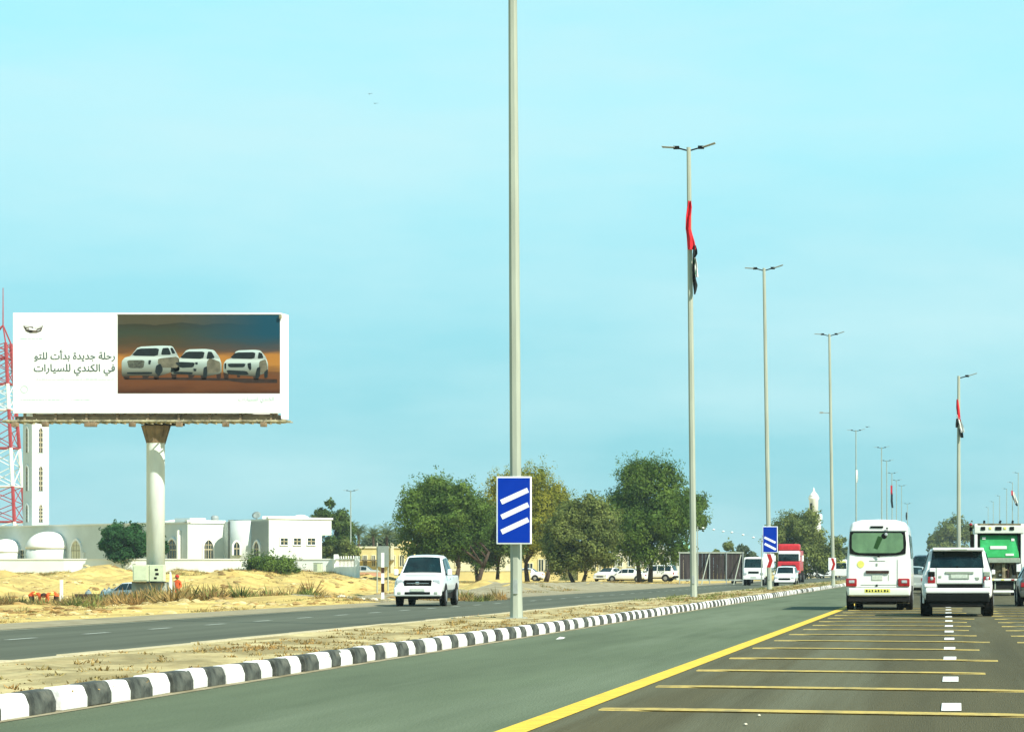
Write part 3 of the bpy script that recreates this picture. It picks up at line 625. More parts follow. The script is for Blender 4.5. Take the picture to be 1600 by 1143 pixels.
# lattice mast
lm = thing('lattice_mast', 'red and white lattice radio mast at the left edge', 'radio mast', (SX(-4, 360), 360, .9))
zs = [0, 3.2, 6.6, 11.4, 16.2, 20., 23.4, 26.4, 29.4]; cols = ['mast_r', 'mast_r', 'mast_r', 'mast_w', 'mast_r', 'mast_w', 'mast_r', 'mast_r']
hw = lambda z: 2.9-z/29.4*1.9
zs = [SZ(p, 360)-.9 for p in (900, 860, 815, 760, 700, 640, 600, 560, 536)]
cols = ['mast_w', 'mast_w', 'mast_r', 'mast_w', 'mast_r', 'mast_w', 'mast_r', 'mast_r']
Zt = zs[-1]; hw = lambda z: 3.0-(z-zs[2])/(Zt-zs[2])*1.55
for i, (z0, z1) in enumerate(zip(zs, zs[1:])):
    b = MB(); cs = [(-1, -1), (1, -1), (1, 1), (-1, 1)]
    for (a_, c_) in cs: b.tube((a_*hw(z0), c_*hw(z0)*.7, z0), (a_*hw(z1), c_*hw(z1)*.7, z1), .25, .23, 6)
    for k in range(4):
        (a1, c1), (a2, c2) = cs[k], cs[(k+1) % 4]; n = 2
        for q in range(n):
            za, zb = z0+(z1-z0)*q/n, z0+(z1-z0)*(q+1)/n
            b.tube((a1*hw(za), c1*hw(za)*.7, za), (a2*hw(zb), c2*hw(zb)*.7, zb), .06, n=5); b.tube((a2*hw(za), c2*hw(za)*.7, za), (a1*hw(zb), c1*hw(zb)*.7, zb), .06, n=5)
        b.tube((a1*hw(z0), c1*hw(z0)*.7, z0), (a2*hw(z0), c2*hw(z0)*.7, z0), .12, n=5)
    b.build('mast_section', cols[i], lm)
b = MB(); 
for (a_, c_) in ((-1, -1), (1, -1), (1, 1), (-1, 1)): b.tube((a_*hw(Zt), c_*hw(Zt)*.7, Zt), (.75, 0, Zt+2.4), .10, n=5)
b.tube((.75, 0, Zt+2.3), (.75, 0, Zt+7.4), .09, .05, 6); b.build('spire', 'mast_r', lm)
b = MB(); b.tube((-.2, -1.5, Zt-2.4), (-.2, -1.5, Zt-1.0), .5, n=10); b.build('antenna', 'mast_w', lm)

# ------------------------------------------------------------------ billboard
BY = 150.; bs = FPX/BY; bx = SX(243, BY); bz = terr(bx, BY)
bb = thing('billboard', 'large white roadside billboard with a desert picture of three pale cars', 'billboard', (bx, BY+.95, 0))
X_ = lambda px: (px-243)/bs; Z_ = lambda py: SZ(py, BY)
MB().box(X_(205)-.12, X_(257)-.12, -.5, 1.5, bz-.4, Z_(909)).build('plinth', 'conc', bb, bevel=.03)
MB().lathe([(.50, Z_(909)-.02), (.50, Z_(690)), (.50, Z_(664))], 28, -.42, .5).build('pylon', 'pylon', bb, smoothf='fix')
b = MB(Matrix.Translation((-.42, 0, 0))); 
for k in range(8):
    a = 2*math.pi*k/8+.2; b.add([(.49*math.cos(a), .5+.49*math.sin(a), Z_(692)), (.49*math.cos(a), .5+.49*math.sin(a), Z_(662)), (.80*math.cos(a), .5+.80*math.sin(a), Z_(662)), (.80*math.cos(a)+.03, .5+.8*math.sin(a)+.03, Z_(662)), (.49*math.cos(a)+.03, .5+.49*math.sin(a)+.03, Z_(692)), (.49*math.cos(a)+.03, .5+.49*math.sin(a)+.03, Z_(662))], [(0, 1, 2), (3, 5, 4), (0, 2, 3, 4)])
b.lathe([(.52, Z_(690)), (.62, Z_(676)), (.76, Z_(663))], 16, 0, .5)
b.build('capital', 'frame_b', bb)
xL, xR = X_(20), X_(439)
MB().box(xL, xR, -.95, -.80, Z_(645.5), Z_(488.5)).build('front_panel', 'panel', bb, bevel=.02)
MB().box(X_(184), xR, -.99, -.955, Z_(491), Z_(489)).build('top_light_trim', 'panel', bb)
MB().add([(X_(439)+.01, -.95, Z_(654)), (X_(445.5), -.3, Z_(654)), (X_(445.5), -.3, Z_(490)), (X_(439)+.01, -.95, Z_(489)), (X_(439)+.01, -.80, Z_(654)), (X_(445.5), -.15, Z_(654)), (X_(445.5), -.15, Z_(490)), (X_(439)+.01, -.80, Z_(489))],
         [(0, 1, 2, 3), (4, 7, 6, 5), (0, 4, 5, 1), (1, 5, 6, 2), (2, 6, 7, 3), (3, 7, 4, 0)]).build('side_return', 'panel', bb)
MB().box(xL, xR-.85, 1.75, 1.9, Z_(645.5), Z_(489.5)).build('rear_panel', 'panel', bb, bevel=.02)
# lattice behind the faces
b = MB()
for k in range(9):
    x = xL+.6+k*(xR-xL-1.2)/8; b.box(x-.06, x+.06, -.78, -.66, Z_(657), Z_(492)); b.box(x-.06-.3, x+.06-.3, 1.6, 1.74, Z_(657), Z_(492)); b.tube((x, -.7, Z_(645)), (x, 1.65, Z_(495)), .05, n=5)
for zz in (655, 600, 545, 493): b.box(xL+.05, xR-.05, -.65, -.5, Z_(zz), Z_(zz)+.18); b.box(xL+.05, xR-.95, 1.45, 1.6, Z_(zz), Z_(zz)+.18)
b.build('frame', 'frame_b', bb)
b = MB(); b.box(X_(50), X_(430), -.6, 1.5, Z_(657.5), Z_(646.5)); b.build('truss', 'frame_b', bb)
b = MB(); b.box(-1.0, 1.0, -.3, 1.3, Z_(662), Z_(656)); b.build('girder', 'dark', bb)
b = MB(); b.box(X_(8), X_(458), -1.75, -.98, Z_(660.5), Z_(659)); b.box(X_(12), X_(455), -1.80, -1.76, Z_(659.5), Z_(657)); 
for k in range(30): x = X_(22)+k*(X_(436)-X_(22))/29; b.box(x-.03, x+.03, -1.74, -.60, Z_(662.3), Z_(660.6)); b.tube((x, -1.78, Z_(658)), (x, -1.78, Z_(656.2)+random.uniform(-.03, .05)), .025, n=4)
b.box(X_(420), X_(458), -1.5, -1.42, Z_(658.8), Z_(657.6))
b.build('catwalk', 'catw', bb)
for px in (33, 80, 146, 155, 215, 288, 360, 419): MB().box(X_(px)-.16, X_(px)+.16, -2.1, -1.76, Z_(668), Z_(661)).box(X_(px)-.03, X_(px)+.03, -1.9, -1.8, Z_(663), Z_(658.8)).build('floodlight', 'frame_b', bb, bevel=.03)
MB().box(X_(437), X_(441), -1.1, -1.0, Z_(498), Z_(492)).build('clamp', 'catw', bb)
# print
fy = -.953
def flat(name, polys, m, parent, lay=1):
    b = MB()
    for p in polys: b.plate([(X_(x), Z_(y_)) for x, y_ in p], fy-.003*lay-.004, fy+.0)
    return b.build(name, m, parent)
pm = bpy.data.materials.new('poster_desert'); pm.use_nodes = True; t = pm.node_tree; bsd = t.nodes['Principled BSDF']; n = t.nodes.new; l = t.links.new
bsd.inputs['Roughness'].default_value = .6; bsd.inputs['Specular IOR Level'].default_value = .2
tcn = n('ShaderNodeTexCoord'); sp_ = n('ShaderNodeSeparateXYZ'); l(tcn.outputs['Generated'], sp_.inputs[0])
mpn = n('ShaderNodeMapping'); mpn.inputs['Scale'].default_value = (2.0, 1, 5.5); l(tcn.outputs['Generated'], mpn.inputs[0])
nn = n('ShaderNodeTexNoise'); nn.inputs['Scale'].default_value = 1.7; nn.inputs['Detail'].default_value = 6; l(mpn.outputs[0], nn.inputs[0])
ad = n('ShaderNodeMath'); ad.operation = 'MULTIPLY_ADD'; l(nn.outputs[0], ad.inputs[0]); ad.inputs[1].default_value = .22; l(sp_.outputs['Z'], ad.inputs[2])
rp = n('ShaderNodeValToRGB'); PS = .62; l(ad.outputs[0], rp.inputs[0]); e = rp.color_ramp.elements
e[0].position = 0.10; e[0].color = (.085, .028, .010, 1); e[1].position = 1.0; e[1].color = (.05, .05, .03, 1)
for p, c in ((.22, (.19, .065, .020, 1)), (.33, (.21, .075, .024, 1)), (.38, (.20, .085, .03, 1)), (.47, (.62, .27, .05, 1)), (.57, (.62, .26, .045, 1)), (.64, (.20, .095, .035, 1)), (.74, (.095, .072, .035, 1)), (.86, (.055, .075, .045, 1)), (1.0, (.10, .09, .05, 1))):
    q = e.new(p); q.color = c
for q in e: q.color = (q.color[0]*PS, q.color[1]*PS, q.color[2]*PS, 1)
rb = n('ShaderNodeMapRange'); rb.inputs[1].default_value = .35; rb.inputs[2].default_value = .9; l(sp_.outputs['X'], rb.inputs[0])
rz = n('ShaderNodeMapRange'); rz.inputs[1].default_value = .55; rz.inputs[2].default_value = .85; l(ad.outputs[0], rz.inputs[0])
mu = n('ShaderNodeMath'); mu.operation = 'MULTIPLY'; l(rb.outputs[0], mu.inputs[0]); l(rz.outputs[0], mu.inputs[1])
mm = n('ShaderNodeMix'); mm.data_type = 'RGBA'; l(mu.outputs[0], mm.inputs[0]); l(rp.outputs[0], mm.inputs[6]); mm.inputs[7].default_value = (.004, .055, .09, 1)
l(mm.outputs[2], bsd.inputs['Base Color']); M['desert'] = pm
poster = MB().plate([(X_(184), Z_(614.5)), (X_(437.5), Z_(614.5)), (X_(437.5), Z_(491.5)), (X_(184), Z_(491.5))], fy-.006, fy).build('poster', 'desert', bb)
poster['label'] = 'desert picture printed on the right part of the board'
M['carw'] = mat('print_car_body', (.36, .46, .42), .6, .12, 2.5); cwt = M['carw'].node_tree; cb = cwt.nodes['Principled BSDF']; tg_ = cwt.nodes.new('ShaderNodeTexCoord'); sx_ = cwt.nodes.new('ShaderNodeSeparateXYZ'); cwt.links.new(tg_.outputs['Generated'], sx_.inputs[0])
rr_ = cwt.nodes.new('ShaderNodeValToRGB'); cwt.links.new(sx_.outputs['Z'], rr_.inputs[0]); ee = rr_.color_ramp.elements; ee[0].position = .12; ee[0].color = (.045, .04, .025, 1); ee[1].position = 1; ee[1].color = (.50, .64, .62, 1)
for p, c in ((.28, (.17, .19, .15, 1)), (.5, (.30, .38, .35, 1)), (.64, (.52, .62, .58, 1)), (.72, (.30, .36, .34, 1))): q = ee.new(p); q.color = c
cwt.links.new(rr_.outputs[0], cb.inputs['Base Color'])
M['carw2'] = mat('print_car_flank', (.15, .14, .095), .6, .2, 3)
M['card'] = mat('print_dark', (.005, .012, .014), .6, .2, 3); M['carb'] = mat('print_wheels', (.03, .014, .008), .7, .2, 3); M['carg'] = mat('print_grille', (.09, .10, .075), .6, .3, 8)
u = lambda px, py: (180+px/5.926, 480+py/5.926)
def PC(lst): return [u(*p) for p in lst]
def chaikin(p, n=1):
    for _ in range(n): p = [q for a, c in zip(p, p[1:]+p[:1]) for q in ((a[0]*.87+c[0]*.13, a[1]*.87+c[1]*.13), (a[0]*.13+c[0]*.87, a[1]*.13+c[1]*.87))]
    return p
def flatm(name, polys, m, parent, lay):
    b = MB()
    for p in polys: b.plate([(X_(x), Z_(y_)) for x, y_ in p[::-1]], fy-.006-.004*lay, fy-.003)
    return b.build(name, m, parent)
cars = {
 0: dict(body=[(62, 640), (60, 500), (90, 465), (145, 450), (215, 365), (420, 355), (530, 358), (572, 430), (592, 470), (598, 590), (520, 600), (400, 640), (250, 630), (120, 635)],
    flank=[(398, 480), (430, 470), (585, 455), (590, 560), (430, 560), (395, 520)], glass=[[(150, 447), (212, 382), (408, 378), (395, 452)], [(425, 440), (440, 378), (495, 374), (520, 438)], [(530, 430), (510, 378), (530, 372), (560, 425)]],
    grille=[[(110, 490), (275, 488), (262, 565), (125, 562)]], dark=[[(310, 490), (335, 490), (325, 530), (308, 525)], [(370, 600), (380, 540), (420, 520), (440, 560), (440, 590), (405, 640)], [(110, 600), (345, 598), (340, 618), (112, 618)]], wheels=[[(75, 615), (132, 620), (132, 665), (80, 665)], [(350, 600), (405, 610), (405, 665), (360, 668)], [(250, 625), (330, 625), (300, 655), (255, 655)]]),
 1: dict(body=[(515, 600), (520, 520), (545, 490), (600, 470), (665, 390), (830, 385), (915, 395), (965, 460), (985, 520), (985, 610), (850, 640), (800, 630), (620, 620), (530, 620)],
    flank=[(850, 500), (880, 470), (975, 505), (975, 600), (850, 610)], glass=[[(595, 470), (660, 410), (830, 410), (815, 478)], [(845, 480), (860, 410), (895, 412), (925, 470)]],
    grille=[], dark=[[(555, 515), (600, 505), (740, 512), (725, 555), (610, 560)], [(740, 510), (765, 508), (765, 530), (745, 530)], [(540, 595), (720, 600), (715, 622), (545, 615)], [(520, 565), (545, 570), (545, 595), (525, 590)], [(725, 565), (755, 570), (750, 592), (728, 590)], [(815, 640), (820, 560), (850, 545), (855, 600), (850, 650)]], wheels=[[(515, 610), (568, 615), (568, 665), (530, 665)], [(785, 610), (845, 620), (845, 668), (800, 668)], [(930, 560), (975, 545), (980, 655), (940, 658)], [(675, 620), (740, 625), (720, 652), (680, 652)]]),
 2: dict(body=[(1000, 600), (1005, 520), (1030, 485), (1075, 470), (1125, 400), (1290, 393), (1345, 400), (1395, 460), (1415, 520), (1415, 600), (1300, 640), (1050, 620)],
    flank=[(1335, 500), (1395, 480), (1412, 560), (1400, 610), (1330, 600)], glass=[[(1062, 472), (1115, 418), (1300, 415), (1290, 478)], [(1320, 475), (1330, 415), (1360, 425), (1375, 470)]],
    grille=[], dark=[[(1040, 520), (1212, 520), (1195, 555), (1055, 555)], [(1012, 520), (1030, 515), (1028, 570), (1015, 570)], [(1225, 520), (1258, 512), (1262, 570), (1250, 585), (1232, 560)], [(1030, 580), (1220, 590), (1240, 625), (1050, 620)], [(1300, 620), (1315, 560), (1345, 550), (1340, 640), (1305, 665)], [(1380, 600), (1415, 570), (1412, 650), (1385, 655)]], wheels=[[(1000, 600), (1050, 610), (1050, 665), (1010, 665)], [(1270, 615), (1330, 620), (1330, 672), (1285, 672)], [(1125, 620), (1160, 620), (1155, 650), (1130, 650)]])}
flatm('printed_shadow', [PC([(90, 655), (600, 650), (1000, 655), (1500, 665), (1500, 700), (1200, 700), (1050, 680), (560, 672), (90, 668)])], 'carb', poster, 1)
for k, c in cars.items():
    b = MB()
    for key, mi_, lay in (('wheels', 4, 1), ('body', 0, 2), ('flank', 1, 3), ('grille', 5, 3), ('glass', 2, 4), ('dark', 3, 5)):
        ps = c[key]; ps = [ps] if ps and isinstance(ps[0], tuple) else ps
        b.k = {'wheels': 3, 'body': 0, 'flank': 1, 'glass': 2, 'dark': 2, 'grille': 4}[key]
        for p in ps: b.plate([(X_(x), Z_(y_)) for x, y_ in chaikin(PC(p))[::-1]], fy-.006-.004*lay, fy-.003)
    o = b.build('printed_car', ['carw', 'carw2', 'card', 'carb', 'carg'], poster)
# lettering (Arabic presentation forms, laid out right to left)
FORMS = {'ا': (0xFE8D, 0xFE8E, None), 'أ': (0xFE83, 0xFE84, None), 'ب': (0xFE8F, 0xFE90, 1), 'ة': (0xFE93, 0xFE94, None), 'ت': (0xFE95, 0xFE96, 1), 'ج': (0xFE9D, 0xFE9E, 1), 'ح': (0xFEA1, 0xFEA2, 1),
         'د': (0xFEA9, 0xFEAA, None), 'ر': (0xFEAD, 0xFEAE, None), 'س': (0xFEB1, 0xFEB2, 1), 'ف': (0xFED1, 0xFED2, 1), 'ك': (0xFED9, 0xFEDA, 1), 'ل': (0xFEDD, 0xFEDE, 1), 'ن': (0xFEE5, 0xFEE6, 1), 'و': (0xFEED, 0xFEEE, None), 'ي': (0xFEF1, 0xFEF2, 1)}
def arabic(s):
    o = []
    for i, c in enumerate(s):
        if c not in FORMS: o.append(c); continue
        F_ = FORMS[c]; p = i > 0 and s[i-1] in FORMS and FORMS[s[i-1]][2]; q = i+1 < len(s) and s[i+1] in FORMS and F_[2]
        o.append(chr(F_[0]+(3 if p and q else 1 if p else 2 if q else 0)))
    return ''.join(reversed(o))
def text(body, px, py, wpx, m, parent, name='lettering', offset=0.012, ax='RIGHT', size=1., y=None):
    c = bpy.data.curves.new(name, 'FONT'); c.body = body; c.align_x = ax; c.size = size; c.offset = offset; c.extrude = .003; c.materials.append(M[m])
    o = bpy.data.objects.new(name, c); COL.objects.link(o); o.parent = parent; o.rotation_euler = (R(90), 0, 0)
    bpy.context.view_layer.update(); w0 = max(.01, o.dimensions.x); k = (wpx/bs)/w0; o.scale = (k, k, 1); me = bpy.data.meshes.new_from_object(o); loc_ = (X_(px), fy-.012, Z_(py)); bpy.data.objects.remove(o); o = bpy.data.objects.new(name, me); COL.objects.link(o); o.parent = parent; o.rotation_euler = (R(90), 0, 0); o.scale = (k, k, 1); o.location = loc_; o['kind'] = 'stuff'; return o
text(arabic('رحلة جديدة بدأت للتو'), 180.5, 561, 126, 'ink', bb)
text(arabic('في الكندي للسيارات'), 180.5, 580, 127, 'ink', bb)
text(arabic('الكندي للسيارات'), 429, 625.5, 56, 'inkl', bb, offset=.0)
def scribble(px0, px1, py, h, seed, name='small_print'):
    rg = random.Random(seed); b = MB(); x = px0
    while x < px1:
        w_ = rg.uniform(2, 7); hh = h*rg.uniform(.4, 1)
        b.box(X_(x), X_(min(px1, x+w_)), fy-.01, fy, Z_(py), Z_(py-hh)); x += w_+rg.uniform(.6, 1.6)
    return b.build(name, 'inkl', bb)
scribble(57, 179, 593, 1.6, 1); scribble(32, 66, 530, 1.6, 2); scribble(32, 100, 625, 1.4, 3); scribble(110, 143, 625, 1.4, 4)
b = MB(); nn_ = 20
for i in range(nn_):
    a0, a1 = 2*math.pi*i/nn_, 2*math.pi*(i+1)/nn_; r0, r1 = 4.6, 6
    b.plate([(X_(38+r*math.cos(a)), Z_(608+r*math.sin(a))) for a, r in ((a0, r0), (a0, r1), (a1, r1), (a1, r0))], fy-.01, fy)
b.build('ring_mark', 'inkl', bb)
v = lambda p: (X_(p[0]/5.715), Z_(480+p[1]/5.715))
b = MB(); b.plate([v(p) for p in ((207, 165), (292, 172), (300, 196), (385, 163), (368, 212), (330, 228), (270, 230), (232, 214))][::-1], fy-.010, fy); b.k = 1
b.plate([v(p) for p in ((258, 182), (330, 196), (322, 206), (262, 202))][::-1], fy-.016, fy-.004)
b.plate([v(p) for p in ((300, 172), (318, 168), (326, 182), (306, 186))][::-1], fy-.016, fy-.004); [b.plate([v(p) for p in q_][::-1], fy-.016, fy-.004) for q_ in ([(222, 171), (286, 181), (284, 185), (227, 177)], [(312, 193), (377, 171), (372, 178), (314, 198)], [(236, 190), (256, 192), (258, 196), (240, 196)], [(334, 206), (364, 196), (360, 202), (336, 211)])]
b.build('crest', ['inkb', 'panel'], bb)
for (a_, c_, s0) in ((207, 232, 0), (233, 256, 1)):
    b = MB(); b.box(X_(a_), X_(c_), -.95, -.56, Z_(908), Z_(882)); bo = b.build('meter_box', 'box', bb, bevel=.03)
    if s0:
        b = MB(); b.box(X_(242), X_(247), -.97, -.95, Z_(891), Z_(888)); b.box(X_(243), X_(248), -.97, -.95, Z_(898), Z_(894.5)); b.box(X_(241), X_(245), -.97, -.95, Z_(904), Z_(901)); b.build('latch', 'dark', bo)
    else:
        MB().box(X_(209), X_(229.5), -.975, -.952, Z_(906), Z_(884)).build('box_door', 'box', bo, bevel=.008)
MB().box(X_(206), X_(257), -.98, -.54, Z_(910.2), Z_(908.6)).build('box_shelf', 'dark', bb)
b = MB(); b.add([(X_(257)+.01, -.2, bz-.2), (X_(266), -.2, bz-.2), (X_(259), -.2, Z_(893)), (X_(257)+.01, .1, bz-.2), (X_(266), .1, bz-.2), (X_(259), .1, Z_(893))], [(0, 1, 2), (3, 5, 4), (0, 3, 4, 1), (1, 4, 5, 2), (2, 5, 3, 0)]); b.build('gusset', 'pylon', bb)

# ------------------------------------------------------------------ street poles, signs, flags
def lamp_pole(px_base, Y, H, label, lean=0., arms=(1, -1), base_z=.18, group='lamp posts on the median', X=None, det=True):
    X = SX(px_base, Y) if X is None else X
    t = thing('street_lamp', label, 'street lamp', (X, Y, base_z), 0, group); t.rotation_euler = (0, R(lean), 0)
    q_ = 1 if det else .72
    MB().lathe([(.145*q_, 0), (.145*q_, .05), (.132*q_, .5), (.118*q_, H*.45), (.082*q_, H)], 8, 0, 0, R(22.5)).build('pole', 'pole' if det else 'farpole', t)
    b = MB(); b.box(-.21, .21, -.21, .21, -.06, .03); b.build('base_plate', 'conc', t)
    if det: MB().box(-.05, .05, -.152, -.12, 1.05-.5, 1.25-.5+.1).build('access_hatch', 'lamp', t)
    for s in arms:
        b = MB(); b.tube((s*.06, 0, H-.12), (s*.42, 0, H-.02), .028, n=6).box(min(s*.36, s*.58), max(s*.36, s*.58), -.08, .08, H-.06, H+.05); b.build('arm', 'dark', t)
        tl = .035 if s < 0 else .16
        b = MB(); x0, x1 = s*.52, s*1.02
        b.add([(x0, -.15, H-.02), (x1, -.17, H-.02+tl), (x1, .17, H-.02+tl), (x0, .15, H-.02), (x0, -.15, H+.015), (x1, -.17, H+.01+tl), (x1, .17, H+.01+tl), (x0, .15, H+.015)], [(0, 1, 2, 3), (4, 7, 6, 5), (0, 4, 5, 1), (1, 5, 6, 2), (2, 6, 7, 3), (3, 7, 4, 0)]); b.build('lamp_head', 'lamp', t, bevel=.01)
    return t, X
P_ = {}
P_[0] = lamp_pole(807, 59, 17.4, 'nearest lamp post, carrying the sign with three white bars', -.35)
P_[1] = lamp_pole(1084, 102.7, 17.2, 'lamp post with the red and black flag hanging from it', -.65)
P_[2] = lamp_pole(1202.5, 143.8, 17.2, 'lamp post carrying the sign with two white bars', -1.0)
P_[3] = lamp_pole(1302, 184, 17.2, 'lamp post with a chevron board, left of the minibus', -.9)
t, X = P_[3]; MB().tube((0, 0, 11.8), (-.7, 0, 11.85), .03, n=6).box(-.75, -.5, -.05, .05, 11.78, 11.9).build('side_bracket', 'lamp', t)
far = [(1338, 307, 17.2, 'lamp post with a rolled white flag behind the minibus roof'), (1378, 350, 17.2, 'lamp post above the middle of the minibus roof'), (1386, 392, 17.2, 'lamp post just left of the one with the dark far flag'),
       (1394, 442, 17.2, 'far lamp post that carries the small dark flag'), (1401, 477, 17.2, 'far lamp post right of the small dark flag'), (1409, 508, 17.2, 'faint lamp post second from the end of the median row'), (1418, 556, 15, 'last faint lamp post of the median row')]
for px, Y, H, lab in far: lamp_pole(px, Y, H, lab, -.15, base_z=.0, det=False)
lamp_pole(1498, 150, SZ(588, 150)-.15, 'lamp post with one arm behind the white car, a flag on it', 0, arms=(1,), group=None)
for px, Y, top, lab in ((1591, 445, 738, 'first lamp post of the right hand row, above the green truck'), (1582, 494, 753, 'lamp post carrying the flag above the green truck'), (1573, 532, 763, 'lamp post left of the flag above the green truck'), (1562, 583, 774, 'small lamp post third from the left above the green truck'), (1552, 640, 783, 'faint lamp post second from the left above the green truck'), (1544, 700, 792, 'faintest lamp post above the left corner of the green truck')):
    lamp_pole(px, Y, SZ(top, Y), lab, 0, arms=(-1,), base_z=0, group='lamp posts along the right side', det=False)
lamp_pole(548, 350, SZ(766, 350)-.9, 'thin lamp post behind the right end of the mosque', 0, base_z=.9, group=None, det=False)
lamp_pole(89, 420, SZ(766, 420)-.9, 'tiny lamp head showing right of the minaret', 0, base_z=.9, group=None, det=False) if False else None

def sign(px0, px1, py0, py1, Y, bars, label, grp):
    x0, x1, z0, z1 = SX(px0, Y), SX(px1, Y), SZ(py1, Y), SZ(py0, Y); cxx = (x0+x1)/2; w_ = x1-x0; h = z1-z0
    t = thing('countdown_sign', label, 'road sign', (cxx, Y-.2, z0), 0, grp)
    MB().box(-w_/2, w_/2, -.015, .015, 0, h).build('border', 'sblue', t, bevel=.02)
    MB().box(-w_/2+.035, w_/2-.035, -.022, -.0155, .035, h-.035).build('board', 'blue', t)
    for (a, c) in bars:
        p, q = Vector(((a[0]-.5)*w_, (1-a[1])*h)), Vector(((c[0]-.5)*w_, (1-c[1])*h)); d = (q-p).normalized(); nn_ = Vector((-d.y, d.x))*(.055 if len(bars) == 3 else .06)
        MB().plate([tuple(v_) for v_ in (p-nn_, q-nn_, q+nn_, p+nn_)], -.028, -.021).build('bar', 'sblue', t)
    b = MB(); b.box(-w_*.3, w_*.3, .016, .045, h*.25, h*.25+.05).box(-w_*.3, w_*.3, .016, .045, h*.75, h*.75+.05).box(-.05, .05, .04, .08, h*.2, h*.8); b.build('bracket', 'lamp', t)
sign(778, 833, 744.5, 850, 58.9, [((.14, .38), (.90, .20)), ((.15, .60), (.91, .415)), ((.15, .82), (.91, .635))], 'blue countdown sign with three white bars on the nearest post', 'blue countdown signs on lamp posts')
sign(1192, 1215.5, 822, 863, 143.6, [((.12, .42), (.86, .62)), ((.14, .66), (.88, .88))], 'blue countdown sign with two white bars on the third post', 'blue countdown signs on lamp posts')
def chevron(px, Y, x0p, x1p, y0p, y1p, c0, c1, label):
    s = FPX/Y; w_ = (x1p-x0p)/s; h = (y1p-y0p)/s; t = thing('chevron_sign', label, 'road sign', (SX((x0p+x1p)/2, Y), Y-.22, SZ(y1p, Y)), 0, 'red chevron boards on the median')
    MB().box(-w_/2, w_/2, -.015, .015, 0, h).build('board', 'sblue', t, bevel=.02)
    o_ = (c0-(x0p+x1p)/2)/s; e_ = (c1-(x0p+x1p)/2)/s; th = .20 if Y < 160 else .17
    MB().plate([(o_, h*.98), (o_+th, h*.98), (e_, h*.5), (o_+th, h*.02), (o_, h*.02), (e_-th, h*.5)][::-1], -.021, -.0155).build('chevron', 'chev', t)
    MB().box(-.05, .05, .016, .075, h*.2, h*.8).build('bracket', 'lamp', t)
chevron(1202, 143.6, 1193, 1210, 864.5, 886.5, 1198.5, 1208, 'white board with a red chevron below the two bar sign')
chevron(1302, 183.8, 1294.5, 1306.5, 871, 890.5, 1298.5, 1305.5, 'white board with a red chevron on the post left of the minibus')

def flag(px, Y, polys, label, yoff=-.02):
    """limp flag: every coloured stripe hangs as a rippled strip of cloth"""
    s = FPX/Y; x0 = SX(px, Y); t = thing('flag', label, 'flag', (x0, Y-.12, 0))
    for mi_, rows in polys:
        b = MB(); vs = []; n = 7
        for (py, l_, r_) in rows:
            for i in range(n):
                q = i/(n-1); vs.append((((l_+(r_-l_)*q)-px)/s, yoff+.07*math.sin(q*8+py*.07)+.03*math.sin(py*.2), SZ(py, Y)))
        k = len(vs); vs += [(x, y_+.02, z) for x, y_, z in vs]
        fs = [(j*n+i, j*n+i+1, (j+1)*n+i+1, (j+1)*n+i) for j in range(len(rows)-1) for i in range(n-1)]
        fs += [(k+a[3], k+a[2], k+a[1], k+a[0]) for a in fs]
        for j in range(len(rows)-1): fs += [(j*n, (j+1)*n, k+(j+1)*n, k+j*n), (j*n+n-1, k+j*n+n-1, k+(j+1)*n+n-1, (j+1)*n+n-1)]
        b.add(vs, fs); b.build('stripe', mi_, t, smoothf='fix')
flag(1077, 102.7, [('fred', [(315, 1076, 1081), (325, 1074.5, 1082), (340, 1073, 1080.5), (358, 1072, 1080), (368, 1073.5, 1083), (378, 1074, 1086), (388, 1074.5, 1088), (391, 1076, 1088)]),
    ('fblk', [(384, 1084.5, 1088), (392, 1083.5, 1090.5), (398, 1083, 1091), (404, 1083, 1087.5), (420, 1082.5, 1087), (436, 1083, 1088), (446, 1083.5, 1090.5), (454, 1084.5, 1089), (461, 1085, 1087)]),
    ('fwht', [(404, 1086, 1088.5), (414, 1086.5, 1090.5), (426, 1087, 1091), (434, 1088.5, 1092)]), ('fgrn', [(406, 1085.4, 1086.4), (418, 1086, 1087.3), (430, 1087, 1088.3)])], 'limp red, white and black flag on the second lamp post', yoff=-.10)
flag(1497, 150, [('fred', [(624, 1494.5, 1497), (636, 1494, 1499), (650, 1495.5, 1500.5), (658, 1497, 1501)]), ('fwht', [(648, 1494, 1496.5), (656, 1496, 1501.5), (668, 1499, 1506), (676, 1501, 1507)]),
    ('fblk', [(654, 1494, 1498), (662, 1493, 1498.5), (668, 1493, 1496)]), ('fblk', [(670, 1497.5, 1501), (678, 1499, 1505), (684, 1501, 1505.5)])], 'limp red, white and black flag on the single arm post', yoff=-.10)
flag(1394, 441.5, [('fred', [(758, 1391.5, 1394.5), (772, 1391.5, 1394.5)]), ('fblk', [(770, 1392, 1395), (782, 1391.5, 1395), (793, 1393, 1396)])], 'small dark flag far down the median row')
flag(1338, 306.5, [('fwht', [(734, 1336.5, 1340), (745, 1337, 1341), (754, 1337.5, 1340)])], 'rolled white flag on the lamp post behind the minibus')
flag(1584, 493.5, [('fred', [(766, 1580, 1582.5), (774, 1580, 1583)]), ('fwht', [(768, 1582.4, 1584.5), (778, 1584, 1588), (786, 1586.5, 1591)]), ('fblk', [(773, 1580.5, 1583), (781, 1583.5, 1586.5), (790, 1587.5, 1591)])], 'small drooping flag above the green truck')
flag(1417, 555.5, [('fblk', [(800, 1415.5, 1417.5), (806, 1415, 1417.5), (812, 1415.5, 1417)])], 'tiny dark flag right above the corner of the minibus roof')

